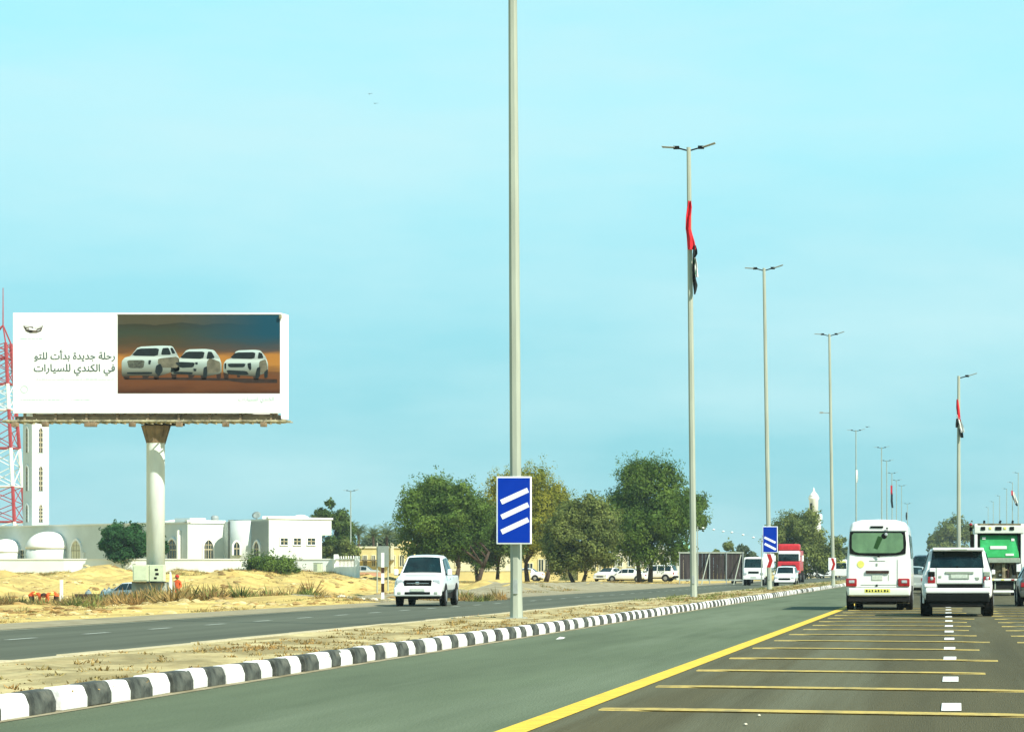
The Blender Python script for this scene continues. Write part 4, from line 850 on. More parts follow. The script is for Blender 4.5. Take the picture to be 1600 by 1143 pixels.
# marker post and back of a sign on the far verge
x, y, z = gnd(598, 112); mp_ = thing('marker_post', 'black and white banded marker post left of the white pickup', 'marker post', (x, y, SZ(936, 112)))
z0 = SZ(936, 112); bands = [(936, 925, 'wdash'), (925, 911, 'plank'), (911, 895, 'wdash'), (895, 886, 'plank'), (886, 863, 'wdash')]
MB().box(-.055, .055, -.03, .03, -.9, 0).build('stub', 'conc', mp_)
for a, c, m_ in bands: MB().box(-.055, .055, -.05, .05, SZ(a, 112)-z0, SZ(c, 112)-z0-.001).build('band', m_, mp_)
x, y, z = gnd(599, 190); sb = thing('road_sign', 'grey back of a large road sign behind the marker post', 'road sign', (x, y, z)); s = FPX/190
MB().box((590-599)/s, (607.5-599)/s, -.02, .02, SZ(885, 190)-z, SZ(852.5, 190)-z).build('board', 'sgrey', sb)
for px in (589, 606): MB().tube(((px-599)/s, .08, -.2), ((px-599)/s, .08, SZ(847 if px == 589 else 853, 190)-z), .05, n=8).build('post', 'pole', sb)
b = MB()
for zz in (860, 870, 880): b.box((590-599)/s, (607-599)/s, .022, .06, SZ(zz, 190)-z, SZ(zz, 190)-z+.06)
b.build('rail', 'sgrey', sb)

# ------------------------------------------------------------------ vehicles
def wheel(parent, x, y, r, wdt, side, name='wheel'):
    b = MB(Matrix.Translation((x, y, r)) @ Matrix.Rotation(R(90), 4, 'Y')); b.lathe([(r*.55, -wdt/2), (r*.93, -wdt/2), (r, -wdt/2+.03), (r, wdt/2-.03), (r*.93, wdt/2), (r*.55, wdt/2)], 22)
    w0 = b.build(name, 'tyre', parent, smoothf=False)
    b = MB(Matrix.Translation((x+side*(wdt/2-.012), y, r)) @ Matrix.Rotation(R(90), 4, 'Y')); b.lathe([(r*.2, -.01*side), (r*.5, -.0), (r*.56, .006*side), (r*.56, .02*side), (r*.3, .022*side), (r*.1, .03*side)], 16); b.build('rim', 'rim', w0)
    return w0
def loft(b, secs):
    """secs: list of (y, [(x,z) half outline from bottom centre to top centre])"""
    n = len(secs[0][1]); ring = []
    for y, h in secs:
        full = list(h)+[(-x, z) for x, z in h[-2:0:-1]]; ring.append([(x, y, z) for x, z in full])
    m = len(ring[0]); vs = [p for r_ in ring for p in r_]
    b.add(vs, [(j*m+i, j*m+(i+1) % m, (j+1)*m+(i+1) % m, (j+1)*m+i) for j in range(len(ring)-1) for i in range(m)]+[list(range(m)), list(range((len(ring)-1)*m, len(ring)*m))[::-1]])
def sect(zb, zs, zt, wb, wt, dz=.0):
    zs = min(zs, zt-.001)
    return [(0, zb), (wb*.88, zb), (wb*.985, zb+.10), (wb, zb+(zs-zb)*.55), (wb*.965, zs), (wt, zt-.02), (wt*.6, zt+.012), (0, zt+.02)]
def car(name, label, cat, loc, rz, st, paint, gh, wheels, r, group=None, details=(), bev=.04, wt_=.22, glass='glass', pillars=(.06, .05), noglass=()):
    """st: stations rear->front (y,zb,zs,zt,wb,wt); gh=(rear base, rear top, front top, front base) station indices of the cabin"""
    t = thing(name, label, cat, loc, rz, group); b = MB(); loft(b, [(s_[0], sect(*s_[1:])) for s_ in st]); b.build('body', paint, t, bevel=bev)
    i0, i1, i2, i3 = gh
    def P(i): s_ = st[i]; q = sect(*s_[1:]); return Vector((q[4][0], s_[0], q[4][1])), Vector((q[5][0], s_[0], q[5][1]))
    def pane(nm, c, inset, out, par=t):     # c: 4 corners; inset: fractions (left,right,bottom,top)
        a, bb_, cc_, dd = c; f = lambda u_, v_: (a.lerp(bb_, u_)).lerp(dd.lerp(cc_, u_), v_); l_, r_, bo, tp = inset
        nr = (bb_-a).cross(dd-a).normalized(); nr = nr if nr.dot(out) > 0 else -nr; ns = 8 if out.x == 0 else 1; bul = .042 if out.x == 0 else 0
        o_ = MB(); fr_, bk = [], []
        for v_ in (bo, 1-tp):
            for i in range(ns+1):
                u_ = l_+(1-r_-l_)*i/ns; p_ = f(u_, v_); fr_.append(tuple(p_+nr*(.026+bul*(1-(2*u_-1)**2)))); bk.append(tuple(p_-nr*.05))
        m_ = len(fr_); k_ = ns+1; fs = []
        for i in range(ns): fs += [(i, i+1, k_+i+1, k_+i), (m_+k_+i, m_+k_+i+1, m_+i+1, m_+i), (m_+i, m_+i+1, i+1, i), (k_+i, k_+i+1, m_+k_+i+1, m_+k_+i)]
        fs += [(0, k_, m_+k_, m_), (ns, m_+ns, m_+k_+ns, k_+ns)]
        o_.add(fr_+bk, fs); return o_.build(nm, glass, par)
    mir = lambda v_: Vector((-v_.x, v_.y, v_.z))
    for (ia, ib, nm, out) in ((i3, i2, 'windshield', Vector((0, 1, .3))), (i0, i1, 'rear_window', Vector((0, -1, .3)))):
        if nm in noglass: continue
        a = P(ia)[1] if nm == 'windshield' or st[ia][3] > st[ia][2]+.02 else P(ia)[0]; c = P(ib)[1]; pane(nm, (mir(a), a, c, mir(c)), (.05, .05, .04, .04) if nm == 'rear_window' else (.05, .05, .10, .07), out)
    for s_ in (1, -1):
        for k in range(i1, i2):
            if 'side_window' in noglass: break
            a0, a1 = P(k); b0, b1 = P(k+1); c = [a0, b0, b1, a1]; c = c if s_ > 0 else [mir(v_) for v_ in c]; pane('side_window', c, (pillars[0], pillars[0], .10, .12), Vector((s_, 0, 0)))
        if i3 > i2:
            a0, _ = P(i2); b0, _ = P(i3); a1 = P(i2)[1]; e_ = b0.lerp(a0, .45); c = [a0, e_, e_.lerp(a1, .55), a1]; c = c if s_ > 0 else [mir(v_) for v_ in c]; pane('side_window', c, (.04, .04, .10, .12), Vector((s_, 0, 0)))
    wb = max(s_[4] for s_ in st)
    for y_ in wheels:
        for s_ in (1, -1):
            a = MB(Matrix.Translation((s_*(wb-.012), y_, r+.02)) @ Matrix.Rotation(R(90), 4, 'Y')); a.lathe([(.01, -.02), (r*1.13, -.02), (r*1.13, .02), (.01, .02)], 20); a.build('wheel_arch', 'under', t)
            wheel(t, s_*(wb-wt_/2+.018), y_, r, wt_, s_)
    y0, y1 = st[0][0], st[-1][0]; MB().box(-wb*.86, wb*.86, y0+.25, y1-.25, min(s_[1] for s_ in st)-.10, min(s_[1] for s_ in st)+.12).build('underbody', 'under', t)
    for d in details:
        nm, x0, x1, ya, yb, z0, z1, m_ = d[:8]; bv = d[8] if len(d) > 8 else .015
        MB().box(x0, x1, ya, yb, z0, z1).build(nm, m_, t, bevel=bv)
    return t
def sym(nm, x0, x1, *r): return [(nm, x0, x1, *r), (nm, -x1, -x0, *r)]
# --- white pickup, oncoming (front at high y, turned round)
PST = [(0, .62, 1.0, 1.05, .80, .76), (.12, .50, 1.02, 1.07, .86, .82), (1.6, .48, 1.02, 1.07, .88, .84), (1.68, .48, 1.02, 1.07, .88, .80), (1.95, .46, 1.05, 1.72, .88, .61), (2.75, .46, 1.04, 1.77, .885, .63), (3.35, .46, 1.03, 1.72, .885, .62), (4.02, .46, 1.02, 1.10, .885, .80), (4.6, .44, .96, 1.05, .88, .78), (5.0, .40, .86, .97, .87, .74), (5.16, .36, .66, .80, .80, .66), (5.2, .38, .60, .66, .74, .6)]
def pickup(label, loc, rz, group=None, det=True, paint='white', plate=True):
    D_ = [('grille', -.50, .50, 5.02, 5.195, .68, .91, 'dark', .03), ('grille_bar', -.40, .40, 5.17, 5.21, .78, .805, 'chrome', .005), ('emblem', -.06, .08, 5.19, 5.23, .76, .85, 'chrome', .02),
          ('bumper', -.86, .86, 4.98, 5.26, .34, .66, paint, .06), ('intake', -.46, .46, 5.24, 5.275, .41, .50, 'dark', .02), ('number_plate', -.26, .26, 5.262, 5.285, .52, .62, 'plate', .004),
          ('tailgate', -.74, .74, -.03, .04, .60, 1.02, paint, .02), ('bed', -.72, .72, .15, 1.5, 1.05, 1.085, 'dark', .01)]
    D_ += sym('headlight', .52, .80, 4.80, 5.13, .72, .92, 'clearlamp', .05)+sym('fog_lamp', .60, .72, 5.25, 5.275, .42, .50, 'gtrim', .03)+sym('mirror', .90, 1.06, 3.72, 3.86, 1.06, 1.28, paint, .03)+sym('mirror_arm', .84, .92, 3.74, 3.80, 1.06, 1.12, 'dark', .01)+sym('door_handle', .885, .905, 2.85, 3.0, .92, .96, 'chrome', .005)+sym('taillight', .70, .83, -.02, .10, .70, .98, 'redlamp', .02)+sym('mudflap', .62, .86, .62, .66, .18, .5, 'under', .01)
    if det: D_ += [('side_decal', .888, .9, 2.1, 2.35, .72, .95, 'gtrim', .002), ('rear_mirror', -.12, .12, 3.38, 3.42, 1.52, 1.60, 'sit', .01)]
    return car('pickup_truck', label, 'pickup truck', loc, rz, PST, paint, (3, 4, 6, 7), (1.05, 4.15), .365, group, D_)
Yp = 92; xc = SX(652.5, Yp)
yaw = R(180+3.6)
pk = pickup('white double cab pickup coming towards us on the far carriageway', (xc+math.sin(R(4.5))*-5.2*-1*0, Yp+5.2, 0), yaw)
# set so that the middle of the nose stands at (xc, Yp)
nose = Matrix.Rotation(yaw, 3, 'Z') @ Vector((0, 5.2, 0)); pk.location = (xc-nose.x, Yp-nose.y, 0); pk.scale = (.94, 1, 1)

# --- white SUV from behind
SST = [(0, .50, .98, 1.05, .86, .84), (.05, .46, 1.12, 1.30, .93, .80), (.26, .44, 1.16, 1.79, .955, .735), (1.0, .42, 1.17, 1.83, .96, .735), (1.9, .40, 1.16, 1.83, .965, .735), (2.75, .40, 1.14, 1.76, .965, .72), (3.35, .40, 1.12, 1.18, .96, .82), (4.3, .40, 1.02, 1.10, .95, .8), (4.72, .40, .86, .94, .90, .7), (4.8, .42, .74, .8, .82, .6)]
k_ = 1/58.
xo = 1495.5; u_ = lambda px: (px-xo)*k_; z_ = lambda py: (965-py)*k_
SD = [('tailgate', u_(1452), u_(1540), -.035, .1, z_(914), z_(889.5), 'white', .03), ('handle_strip', u_(1477), u_(1521), -.06, -.03, z_(898.5), z_(895), 'gtrim', .008), ('plate_recess', u_(1483), u_(1514), -.05, -.03, z_(907), z_(898.7), 'gtrim', .008),
      ('number_plate', u_(1485.5), u_(1511.5), -.058, -.045, z_(905.5), z_(899.3), 'plate', .004), ('trim_strip', u_(1465), u_(1535), -.06, .05, z_(920), z_(914.3), 'dark', .01), ('bumper', u_(1446), u_(1547), -.12, .3, z_(929), z_(920.4), 'white', .04),
      ('upper_bumper', u_(1444), u_(1463.5), -.09, .3, z_(920), z_(913.5), 'white', .03), ('upper_bumper', u_(1537), u_(1548), -.09, .3, z_(920), z_(908), 'white', .03),
      ('lower_bumper', u_(1447), u_(1546), -.10, .35, z_(943), z_(928.5), 'dark', .05), ('diffuser', u_(1453), u_(1538), -.04, .4, z_(950), z_(942), 'under', .04),
      ('badge', u_(1467), u_(1471), -.05, -.03, z_(904.5), z_(901.5), 'gtrim', .005), ('spoiler', u_(1457), u_(1537), -.06, .42, z_(863.4), z_(857.8), 'white', .04), ('brake_light', u_(1486), u_(1511), -.075, -.05, z_(861.6), z_(860), 'gtrim', .004), ('rear_wiper', u_(1494), u_(1497), -.02, .0, z_(889), z_(886), 'dark', .003)]
SD += [('roof_rail', s_*.66-.02, s_*.66+.02, .5, 2.7, 1.78, 1.84, 'chrome', .01) for s_ in (1, -1)]+sym('mirror', .96, 1.07, 2.85, 3.0, 1.12, 1.26, 'white', .03)
SD += [('logo', u_(1524), u_(1529.5), -.05, -.03, z_(907.5), z_(904), 'gtrim', .005)]
SD += [('panel_gap', u_(a), u_(c), -.048, .0, z_(e_), z_(d_), 'gtrim', .001) for a, c, d_, e_ in ((1463.2, 1463.8, 889, 913.6), (1535.6, 1536.2, 889, 913.6), (1464, 1536, 913.6, 914.1))]
suv = car('suv', 'white luxury suv seen from behind beside the minibus', 'suv', (SX(1495.5, 72), 72, 0), 0, SST, 'white', (1, 2, 5, 6), (.95, 3.85), .385, None, SD, wt_=.30)
for a, c in ((1449.7, 1461.5), (1536, 1547.3)):
    s_ = 1 if a > xo else -1
    tl = MB().box(u_(a), u_(c), -.075, .15, z_(913.2), z_(903)).build('taillight', 'redlamp', suv, bevel=.02); MB().box(u_(a)+.01, u_(c)-.01, -.07, .15, z_(902.8), z_(895)).build('indicator', 'gtrim' if s_ > 0 else 'dark', tl, bevel=.02)
    m0 = (a+c)/2; MB().ball((u_(m0+.5), -.08, z_(905.8)), .045, .02, .05).build('reflector', 'clearlamp', tl, smoothf=True)
b = MB(); b.plate([(u_(1523), z_(904)), (u_(1530), z_(904)), (u_(1527), z_(909))][::-1], -.045, -.03)
b.build('badge', 'gtrim', suv)
MB().box(u_(1441.5)+.0, u_(1445), .3, 1.55, z_(945), z_(914)).build('fender', 'white', suv, bevel=.03)
MB().tube((.0, 1.0, 1.78), (.0, .85, 1.86), .02, .01, 6).build('antenna', 'dark', suv)

# --- minibus from behind
ko = 1/50.4; xb = 1373.; u_ = lambda px: (px-xb)*ko; z_ = lambda py: (953-py)*ko
bus = thing('minibus', 'white minibus with a wide rear window seen from behind', 'minibus', (SX(1373, 83.3), 83.3, 0))
def bsec(y, s=1., zt=0): 
    return (y, [(0, .42), (.96*s, .42), (1.00*s, .62), (1.005*s, 1.15), (.975*s, 1.75), (.90*s, 2.55+zt), (.84*s, 2.72+zt), (.55*s, 2.80+zt), (0, 2.82+zt)])
b = MB(); loft(b, [bsec(0, .965, -.04), bsec(.12), bsec(3.5), bsec(6.3), bsec(6.9, .97, -.12)]); b.build('body', 'white', bus, bevel=.06, seg=3)
fo = [(1328, 830), (1414, 830), (1416, 848), (1415, 864.5), (1402, 867), (1372, 868.5), (1340, 867), (1327.5, 864.5), (1326.8, 848)]
MB().plate([(u_(x), z_(y_)) for x, y_ in fo][::-1], -.025, .05).build('window_seal', 'dark', bus)
gi = [(1334, 832.3), (1408, 832.3), (1411, 836), (1411.5, 856), (1407, 861.5), (1399, 863.5), (1343, 863.5), (1335.5, 861.5), (1331, 856), (1331, 836)]
MB().plate([(u_(x), z_(y_)) for x, y_ in gi][::-1], -.034, -.02).build('rear_window', 'busglass', bus)
for nm, x0, x1, y0, y1, d, m_ in (('brake_light', 1360, 1380, 821.5, 824.5, .03, 'dark'), ('handle_bar', 1353, 1389, 891, 895.3, .06, 'plank'), ('number_plate', 1362, 1379, 897.5, 906, .02, 'plate'), ('lock', 1368.5, 1371.5, 912.5, 915.5, .03, 'dark'), ('text_strip', 1351, 1391, 919.3, 925.5, .058, 'yel'),
        ('emblem', 1368.8, 1371.4, 879.5, 883.5, .02, 'gtrim'), ('badge', 1358, 1383, 875.3, 876.4, .012, 'gtrim'), ('hatch_seam', 1387.8, 1388.6, 897, 907, .012, 'gtrim')):
    MB().box(u_(x0), u_(x1), -d, .08, z_(y1), z_(y0)).build(nm, m_, bus, bevel=.006, seg=1)
for (x0, x1, y0, y1) in ((1402, 1402.6, 874, 913), (1345, 1402.4, 912.8, 913.4), (1327, 1420, 916.6, 917.2), (1330, 1417, 828.6, 829.3)): MB().box(u_(x0), u_(x1), -.012, .05, z_(y1), z_(y0)).build('panel_gap', 'gtrim', bus)
MB().plate([(u_(x), z_(y_)) for x, y_ in ((1372, 837), (1380, 839), (1371, 858), (1365, 855.5))][::-1], -.040, -.030).build('reflection_streak', 'leafD', bus)  # dark reflection of a pole in the rear glass, shaped as a solid strip
MB().ball((u_(1381.5), -.035, z_(837)), .09, .012, .09, 12, 8).build('reflection_blob', 'dark', bus, smoothf=True); MB().ball((u_(1384.5), -.05, z_(834.5)), .05, .012, .05, 10, 6).build('reflection_dot', 'clearlamp', bus, smoothf=True)  # dark head and pale dot of that reflection, modelled as flat blobs
b = MB()
for k in range(8):
    x0 = 1353+k*4.7; b.box(u_(x0), u_(x0+2.8-(k % 3)*.5), -.064, -.056, z_(924), z_(920.8+(k % 2)*.8)); b.box(u_(x0+.4), u_(x0+1.4), -.064, -.0562, z_(920.6), z_(920)) if k % 2 else None
b.build('lettering', 'dark', bus)
MB().lathe([(.001, -.0), (.11, 0), (.11, .012), (.001, .012)], 18).build('sticker', 'yel', bus).matrix_local = Matrix.Translation((u_(1344.8), -.0, z_(881))) @ Matrix.Rotation(R(90), 4, 'X')
MB().box(u_(1325), u_(1422), -.05, .25, z_(930.5), z_(917.5)).build('bumper', 'white2', bus, bevel=.05)
for a, c in ((1321.5, 1338.8), (1403, 1421.5)):
    tl = MB().box(u_(a), u_(c), -.055, .2, z_(915.8), z_(903.2)).build('taillight', 'redlamp', bus, bevel=.03); m0 = (a+c)/2
    MB().box(u_(m0-3.6), u_(m0+5), -.07, -.05, z_(910.5), z_(906)).build('reversing_lamp', 'clearlamp', tl, bevel=.01)
MB().box(-.95, .95, .02, 6.6, z_(939), z_(930.6)).build('chassis', 'under', bus); MB().box(-.55, .55, .2, 1.2, z_(944), .4).build('axle', 'under', bus, bevel=.05)
for s_ in (1, -1):
    MB().box(s_*.72-.22, s_*.72+.22, 1.0, 1.03, .20, .42).build('mudflap', 'hop', bus)
    for y_, d in ((1.35, .15), (1.35, -.14), (5.3, .14)): wheel(bus, s_*(.78)+s_*(d if y_ < 2 else .02), y_, .385, .22, s_)
    b = MB(); 
    for k in range(5): q = [(s_*.99, .5+k*1.15, 1.62), (s_*.99, 1.5+k*1.15, 1.62), (s_*.925, 1.5+k*1.15, 2.35), (s_*.925, .5+k*1.15, 2.35)]; b.add(q+[(x-s_*.06, y_, z) for x, y_, z in q], [(0, 1, 2, 3), (7, 6, 5, 4), (0, 4, 5, 1), (1, 5, 6, 2), (2, 6, 7, 3), (3, 7, 4, 0)])
    for k in range(5):
        q = MB(); qq = [(s_*1.005, .5+k*1.15, 1.62), (s_*1.005, 1.5+k*1.15, 1.62), (s_*.935, 1.5+k*1.15, 2.35), (s_*.935, .5+k*1.15, 2.35)]; q.add(qq+[(x-s_*.06, y_, z) for x, y_, z in qq], [(0, 1, 2, 3), (7, 6, 5, 4), (0, 4, 5, 1), (1, 5, 6, 2), (2, 6, 7, 3), (3, 7, 4, 0)]); q.build('side_window', 'glass', bus)
MB().tube((u_(1386), -.03, z_(834)), (u_(1386), -.06, z_(825)), .012, n=5).ball((u_(1386), -.06, z_(825)), .03, .03, .03, 8, 5).build('antenna', 'dark', bus)
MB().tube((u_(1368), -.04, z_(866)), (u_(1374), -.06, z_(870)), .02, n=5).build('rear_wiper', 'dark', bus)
MB().box(u_(1367), u_(1370.5), .02, .06, z_(863), z_(834)).build('window_hinge', 'gtrim', bus) if False else None

# --- refuse truck from behind
Yt = 131.; kt = Yt/FPX; xt = 1561.; u_ = lambda px: (px-xt)*kt; gy = 890+EYE/kt; z_ = lambda py: (gy-py)*kt
tr = thing('garbage_truck', 'refuse truck with a green tailgate seen from behind at the right edge', 'garbage truck', (SX(xt, Yt), Yt, 0))
MB().box(-1.22, 1.22, .9, 6.2, 1.05, 3.35).build('container', 'white2', tr, bevel=.05)
MB().box(-1.12, 1.12, 6.6, 8.4, .7, 2.9).build('cab', 'white', tr, bevel=.12); MB().box(-1.0, 1.0, 8.38, 8.43, 1.7, 2.6).build('windshield', 'glass', tr)
MB().box(-1.1, 1.1, .3, 8.2, .55, 1.0).build('chassis', 'under', tr)
for s_ in (-1, 1):
    x = s_*1.13; MB().box(x-.075, x+.075, -.1, .9, z_(905), z_(818)).build('side_post', 'white', tr, bevel=.02)
    MB().box(s_*.98-.06, s_*.98+.06, -.04, .8, z_(872), z_(834)).build('seal', 'dark', tr)
MB().box(-1.2, 1.2, -.14, .9, z_(833), z_(820.5)).build('top_beam', 'white2', tr, bevel=.03); MB().box(-1.22, 1.22, -.06, .9, z_(820), z_(817.5)).build('top_rim', 'hop', tr)
for px, wd in ((1536, 7), (1560, 10), (1581, 7)): MB().box(u_(px-wd/2), u_(px+wd/2), -.18, -.13, z_(828), z_(822.5)).build('work_lamp', 'dark', tr, bevel=.02)
for px in (1547, 1570): MB().box(u_(px-2), u_(px+2), -.17, -.13, z_(827), z_(823)).build('marker_lamp', 'yel', tr, bevel=.02)
b = MB(); b.add([(u_(1527), -.12, z_(871)), (u_(1592), -.12, z_(871)), (u_(1590), .12, z_(835)), (u_(1528), .12, z_(835)), (u_(1527), .6, z_(871)), (u_(1592), .6, z_(871)), (u_(1590), .6, z_(835)), (u_(1528), .6, z_(835))], [(0, 1, 2, 3), (4, 7, 6, 5), (0, 4, 5, 1), (1, 5, 6, 2), (2, 6, 7, 3), (3, 7, 4, 0)])
tg = b.build('tailgate', 'green', tr, bevel=.04); MB().box(u_(1528), u_(1591), -.06, .14, z_(835.6), z_(833.2)).build('tailgate_rim', 'dark', tr)
gn = lambda py: -.12+(871-py)/36*.24
for (x0, x1, y0, y1) in ((1547, 1573, 852.5, 857.5), (1571, 1584, 864.5, 868), (1534.5, 1540, 838.5, 842.5), (1580, 1585, 841, 845)):
    MB().box(u_(x0), u_(x1), gn(y1)-.03, gn(y1)+.1, z_(y1), z_(y0)).build('white_marking', 'wdash', tg, bevel=.01)
MB().box(u_(1524), u_(1594), -.16, .3, z_(879), z_(871.3)).build('hopper_lip', 'gtrim', tr, bevel=.03)
MB().box(u_(1523), u_(1597), .25, .4, z_(904), z_(879)).build('hopper', 'hop', tr)
for px in (1545, 1567, 1569, 1590): MB().box(u_(px-1.6), u_(px+1.6), .0, .25, z_(903), z_(880)).build('hopper_rib', 'hop', tr, bevel=.02)
MB().box(u_(1588), u_(1597), -.1, .24, z_(893), z_(880)).build('hand_rail_box', 'white', tr, bevel=.02)
for (a, c, d_, e_, m_, rr) in ((1541, 1543, 880, 903, 'plank', .05), (1552, 1549, 880, 902, 'dark', .04), (1556, 1574, 893, 889, 'hop', .05), (1576, 1574, 880, 903, 'plank', .06), (1581, 1584, 882, 900, 'dark', .04), (1529, 1541, 887, 884, 'gtrim', .04), (1530, 1532, 884, 903, 'dark', .07), (1561, 1566, 898, 898, 'rim', .05)):
    MB().tube((u_(a), .12, z_(d_)), (u_(c), .10, z_(e_)+.001), rr, n=7).build('hydraulic_pipe', m_, tr, smoothf='fix')
for k in range(4): MB().box(u_(1532+k*16), u_(1537+k*16), -.17, -.14, z_(906.3), z_(904.2)).build('tail_lamp', ('redlamp', 'yel', 'yel', 'redlamp')[k], tr, bevel=.01)
MB().box(u_(1530), u_(1597), -.15, .2, z_(907), z_(903.5)).build('lamp_bar', 'white2', tr, bevel=.02); MB().box(u_(1524), u_(1597), -.0, .5, z_(920), z_(907.5)).build('rear_panel', 'under', tr)
for px in (1555, 1585): MB().box(u_(px-1), u_(px+1), -.04, .0, z_(920), z_(908)).build('bracket', 'gtrim', tr)
MB().box(u_(1527), u_(1584), -.12, .1, z_(925.5), z_(921.8)).build('bumper_bar', 'wdash', tr, bevel=.02)
MB().tube((u_(1517), .3, z_(862)), (u_(1517), .3, z_(816)), .03, n=6).build('lamp_mast', 'hop', tr); MB().box(u_(1514.5), u_(1519.5), .2, .4, z_(829), z_(823)).build('side_lamp', 'dark', tr); MB().ball((u_(1517), .3, z_(819)), .09, .09, .07).build('beacon', 'redlamp', tr, smoothf=True)
MB().box(u_(1516), u_(1522), .2, .4, z_(860), z_(834)).build('ladder_panel', 'plank', tr); MB().tube((u_(1516), .35, z_(824)), (u_(1525), .35, z_(824)), .03, n=6).build('lamp_arm', 'hop', tr)
for s_ in (1, -1):
    for y_, d in ((1.5, .16), (1.5, -.16), (2.8, .16), (7.4, .1)): wheel(tr, s_*(.92+d), y_, .50, .28, s_)
for k, px in enumerate((1538, 1582, 1562)): MB().tube((u_(px), .4, z_(817)), (u_(px+k), .4, z_(812.5)), .06, .05, 6).build('roof_fitting', 'dark', tr)
# --- sedans and other cars
CST = [(0, .42, .80, .88, .78, .70), (.10, .34, .86, .97, .85, .74), (.75, .30, .92, 1.0, .88, .74), (1.25, .28, .93, 1.38, .89, .60), (1.9, .27, .93, 1.44, .895, .62), (2.6, .27, .92, 1.40, .895, .60), (3.35, .27, .90, .97, .89, .74), (4.1, .28, .80, .88, .87, .70), (4.45, .32, .62, .70, .80, .6)]
def sedan(label, loc, rz, paint, group=None, cat='car', name='sedan'):
    D_ = [('bumper', -.82, .82, -.06, .2, .30, .55, paint, .05), ('number_plate', -.24, .24, -.075, -.05, .60-.16, .70-.16, 'plate', .004), ('grille', -.4, .4, 4.36, 4.47, .42, .58, 'dark', .03), ('front_bumper', -.8, .8, 4.2, 4.5, .26, .42, paint, .05)]
    D_ += sym('taillight', .52, .80, -.02, .15, .66, .82, 'redlamp', .02)+sym('headlight', .48, .78, 4.18, 4.43, .58, .72, 'clearlamp', .04)+sym('mirror', .9, 1.04, 3.0, 3.12, .94, 1.06, paint, .02)
    return car(name, label, cat, loc, rz, CST, paint, (2, 3, 5, 6), (.85, 3.6), .32, group, D_)
VST = [(0, .45, .95, 1.0, .84, .78), (.06, .42, 1.05, 1.18, .90, .78), (.28, .40, 1.08, 1.72, .92, .72), (1.0, .40, 1.08, 1.77, .93, .72), (1.8, .38, 1.08, 1.78, .93, .73), (2.8, .38, 1.06, 1.72, .93, .7), (3.45, .38, 1.04, 1.10, .92, .78), (4.2, .38, .94, 1.02, .91, .74), (4.6, .40, .7, .78, .84, .62)]
def suvb(label, loc, rz, paint, group=None):
    D_ = [('bumper', -.88, .88, -.08, .2, .38, .62, 'dark', .05), ('number_plate', -.25, .25, -.02, .02, .78, .88, 'plate', .004), ('grille', -.5, .5, 4.5, 4.63, .55, .74, 'dark', .03), ('front_bumper', -.86, .86, 4.4, 4.68, .34, .54, paint, .05)]
    D_ += sym('taillight', .74, .88, -.03, .15, .72, 1.0, 'redlamp', .02)+sym('headlight', .54, .82, 4.35, 4.6, .66, .84, 'clearlamp', .04)+sym('mirror', .93, 1.08, 3.0, 3.14, 1.06, 1.22, paint, .02)
    return car('suv', label, 'suv', loc, rz, VST, paint, (1, 2, 5, 6), (.9, 3.75), .36, group, D_)
sedan('dark grey saloon cut off by the right edge of the road', (3.32, 92, 0), 0, 'grey')
sedan('silver saloon showing between the minibus and the white suv', (SX(1424, 142), 142, 0), 0, 'silver')
MB_ = suvb('dark blue tall vehicle ahead between the minibus and the white suv', (SX(1447, 172), 172, 0), 0, 'navy')
MB_.scale = (1.05, 1, 1.24)
# oncoming: small white truck, white saloon, red lorry, far traffic
def flip(X, Y, Lc, yaw=0): n_ = Matrix.Rotation(R(180+yaw), 3, 'Z') @ Vector((0, Lc, 0)); return (X-n_.x, Y-n_.y, 0), R(180+yaw)
loc, rz = flip(SX(1177.5, 216), 216, 6.0)
wt = thing('light_truck', 'small white truck with a wide windscreen left of the two bar sign', 'truck', loc, rz)
MB().box(-.86, .86, 4.2, 6.0, .55, 1.40).build('cab', 'white', wt, bevel=.12)
b = MB(); loft(b, [(4.25, [(0, 1.3), (.84, 1.3), (.84, 1.9), (.76, 2.28), (0, 2.32)]), (5.45, [(0, 1.3), (.85, 1.3), (.85, 1.8), (.78, 2.26), (0, 2.30)]), (5.93, [(0, 1.2), (.84, 1.2), (.84, 1.25), (.8, 1.45), (0, 1.47)])]); b.build('cab_roof', 'white', wt, bevel=.06)
b = MB(); q = [(-.74, 5.90, 1.44), (.74, 5.90, 1.44), (.68, 5.55, 2.13), (-.68, 5.55, 2.13)]; b.add([(x, y_+.06, z+.02) for x, y_, z in q]+[(x, y_-.06, z-.03) for x, y_, z in q], [(0, 1, 2, 3), (7, 6, 5, 4), (0, 4, 5, 1), (1, 5, 6, 2), (2, 6, 7, 3), (3, 7, 4, 0)]); b.build('windshield', 'glass', wt)
MB().box(-.42, .42, 5.98, 6.04, .98, 1.14).build('grille', 'dark', wt, bevel=.02); MB().box(-.84, .84, 5.9, 6.1, .48, .78).build('bumper', 'white', wt, bevel=.04); MB().box(-.22, .22, 6.1, 6.12, .62, .74).build('number_plate', 'plate', wt)
for s_ in (1, -1):
    MB().box(s_*.68-.13, s_*.68+.13, 5.95, 6.05, .86, 1.04).build('headlight', 'clearlamp', wt, bevel=.03); MB().box(s_*.98-.07, s_*.98+.07, 5.7, 5.8, 1.5, 1.85).build('mirror', 'dark', wt, bevel=.02)
    wheel(wt, s_*.74, 5.2, .36, .22, s_); wheel(wt, s_*.74, 1.2, .36, .3, s_)
MB().box(-.9, .9, 0, 4.1, .75, 1.5).build('cargo_bed', 'white2', wt, bevel=.03); MB().box(-.6, .6, .2, 5.6, .45, .74).build('chassis', 'under', wt)
o = sedan('dark car half hidden behind the small white truck', *flip(SX(1157, 248), 248, 4.5), 'silver')
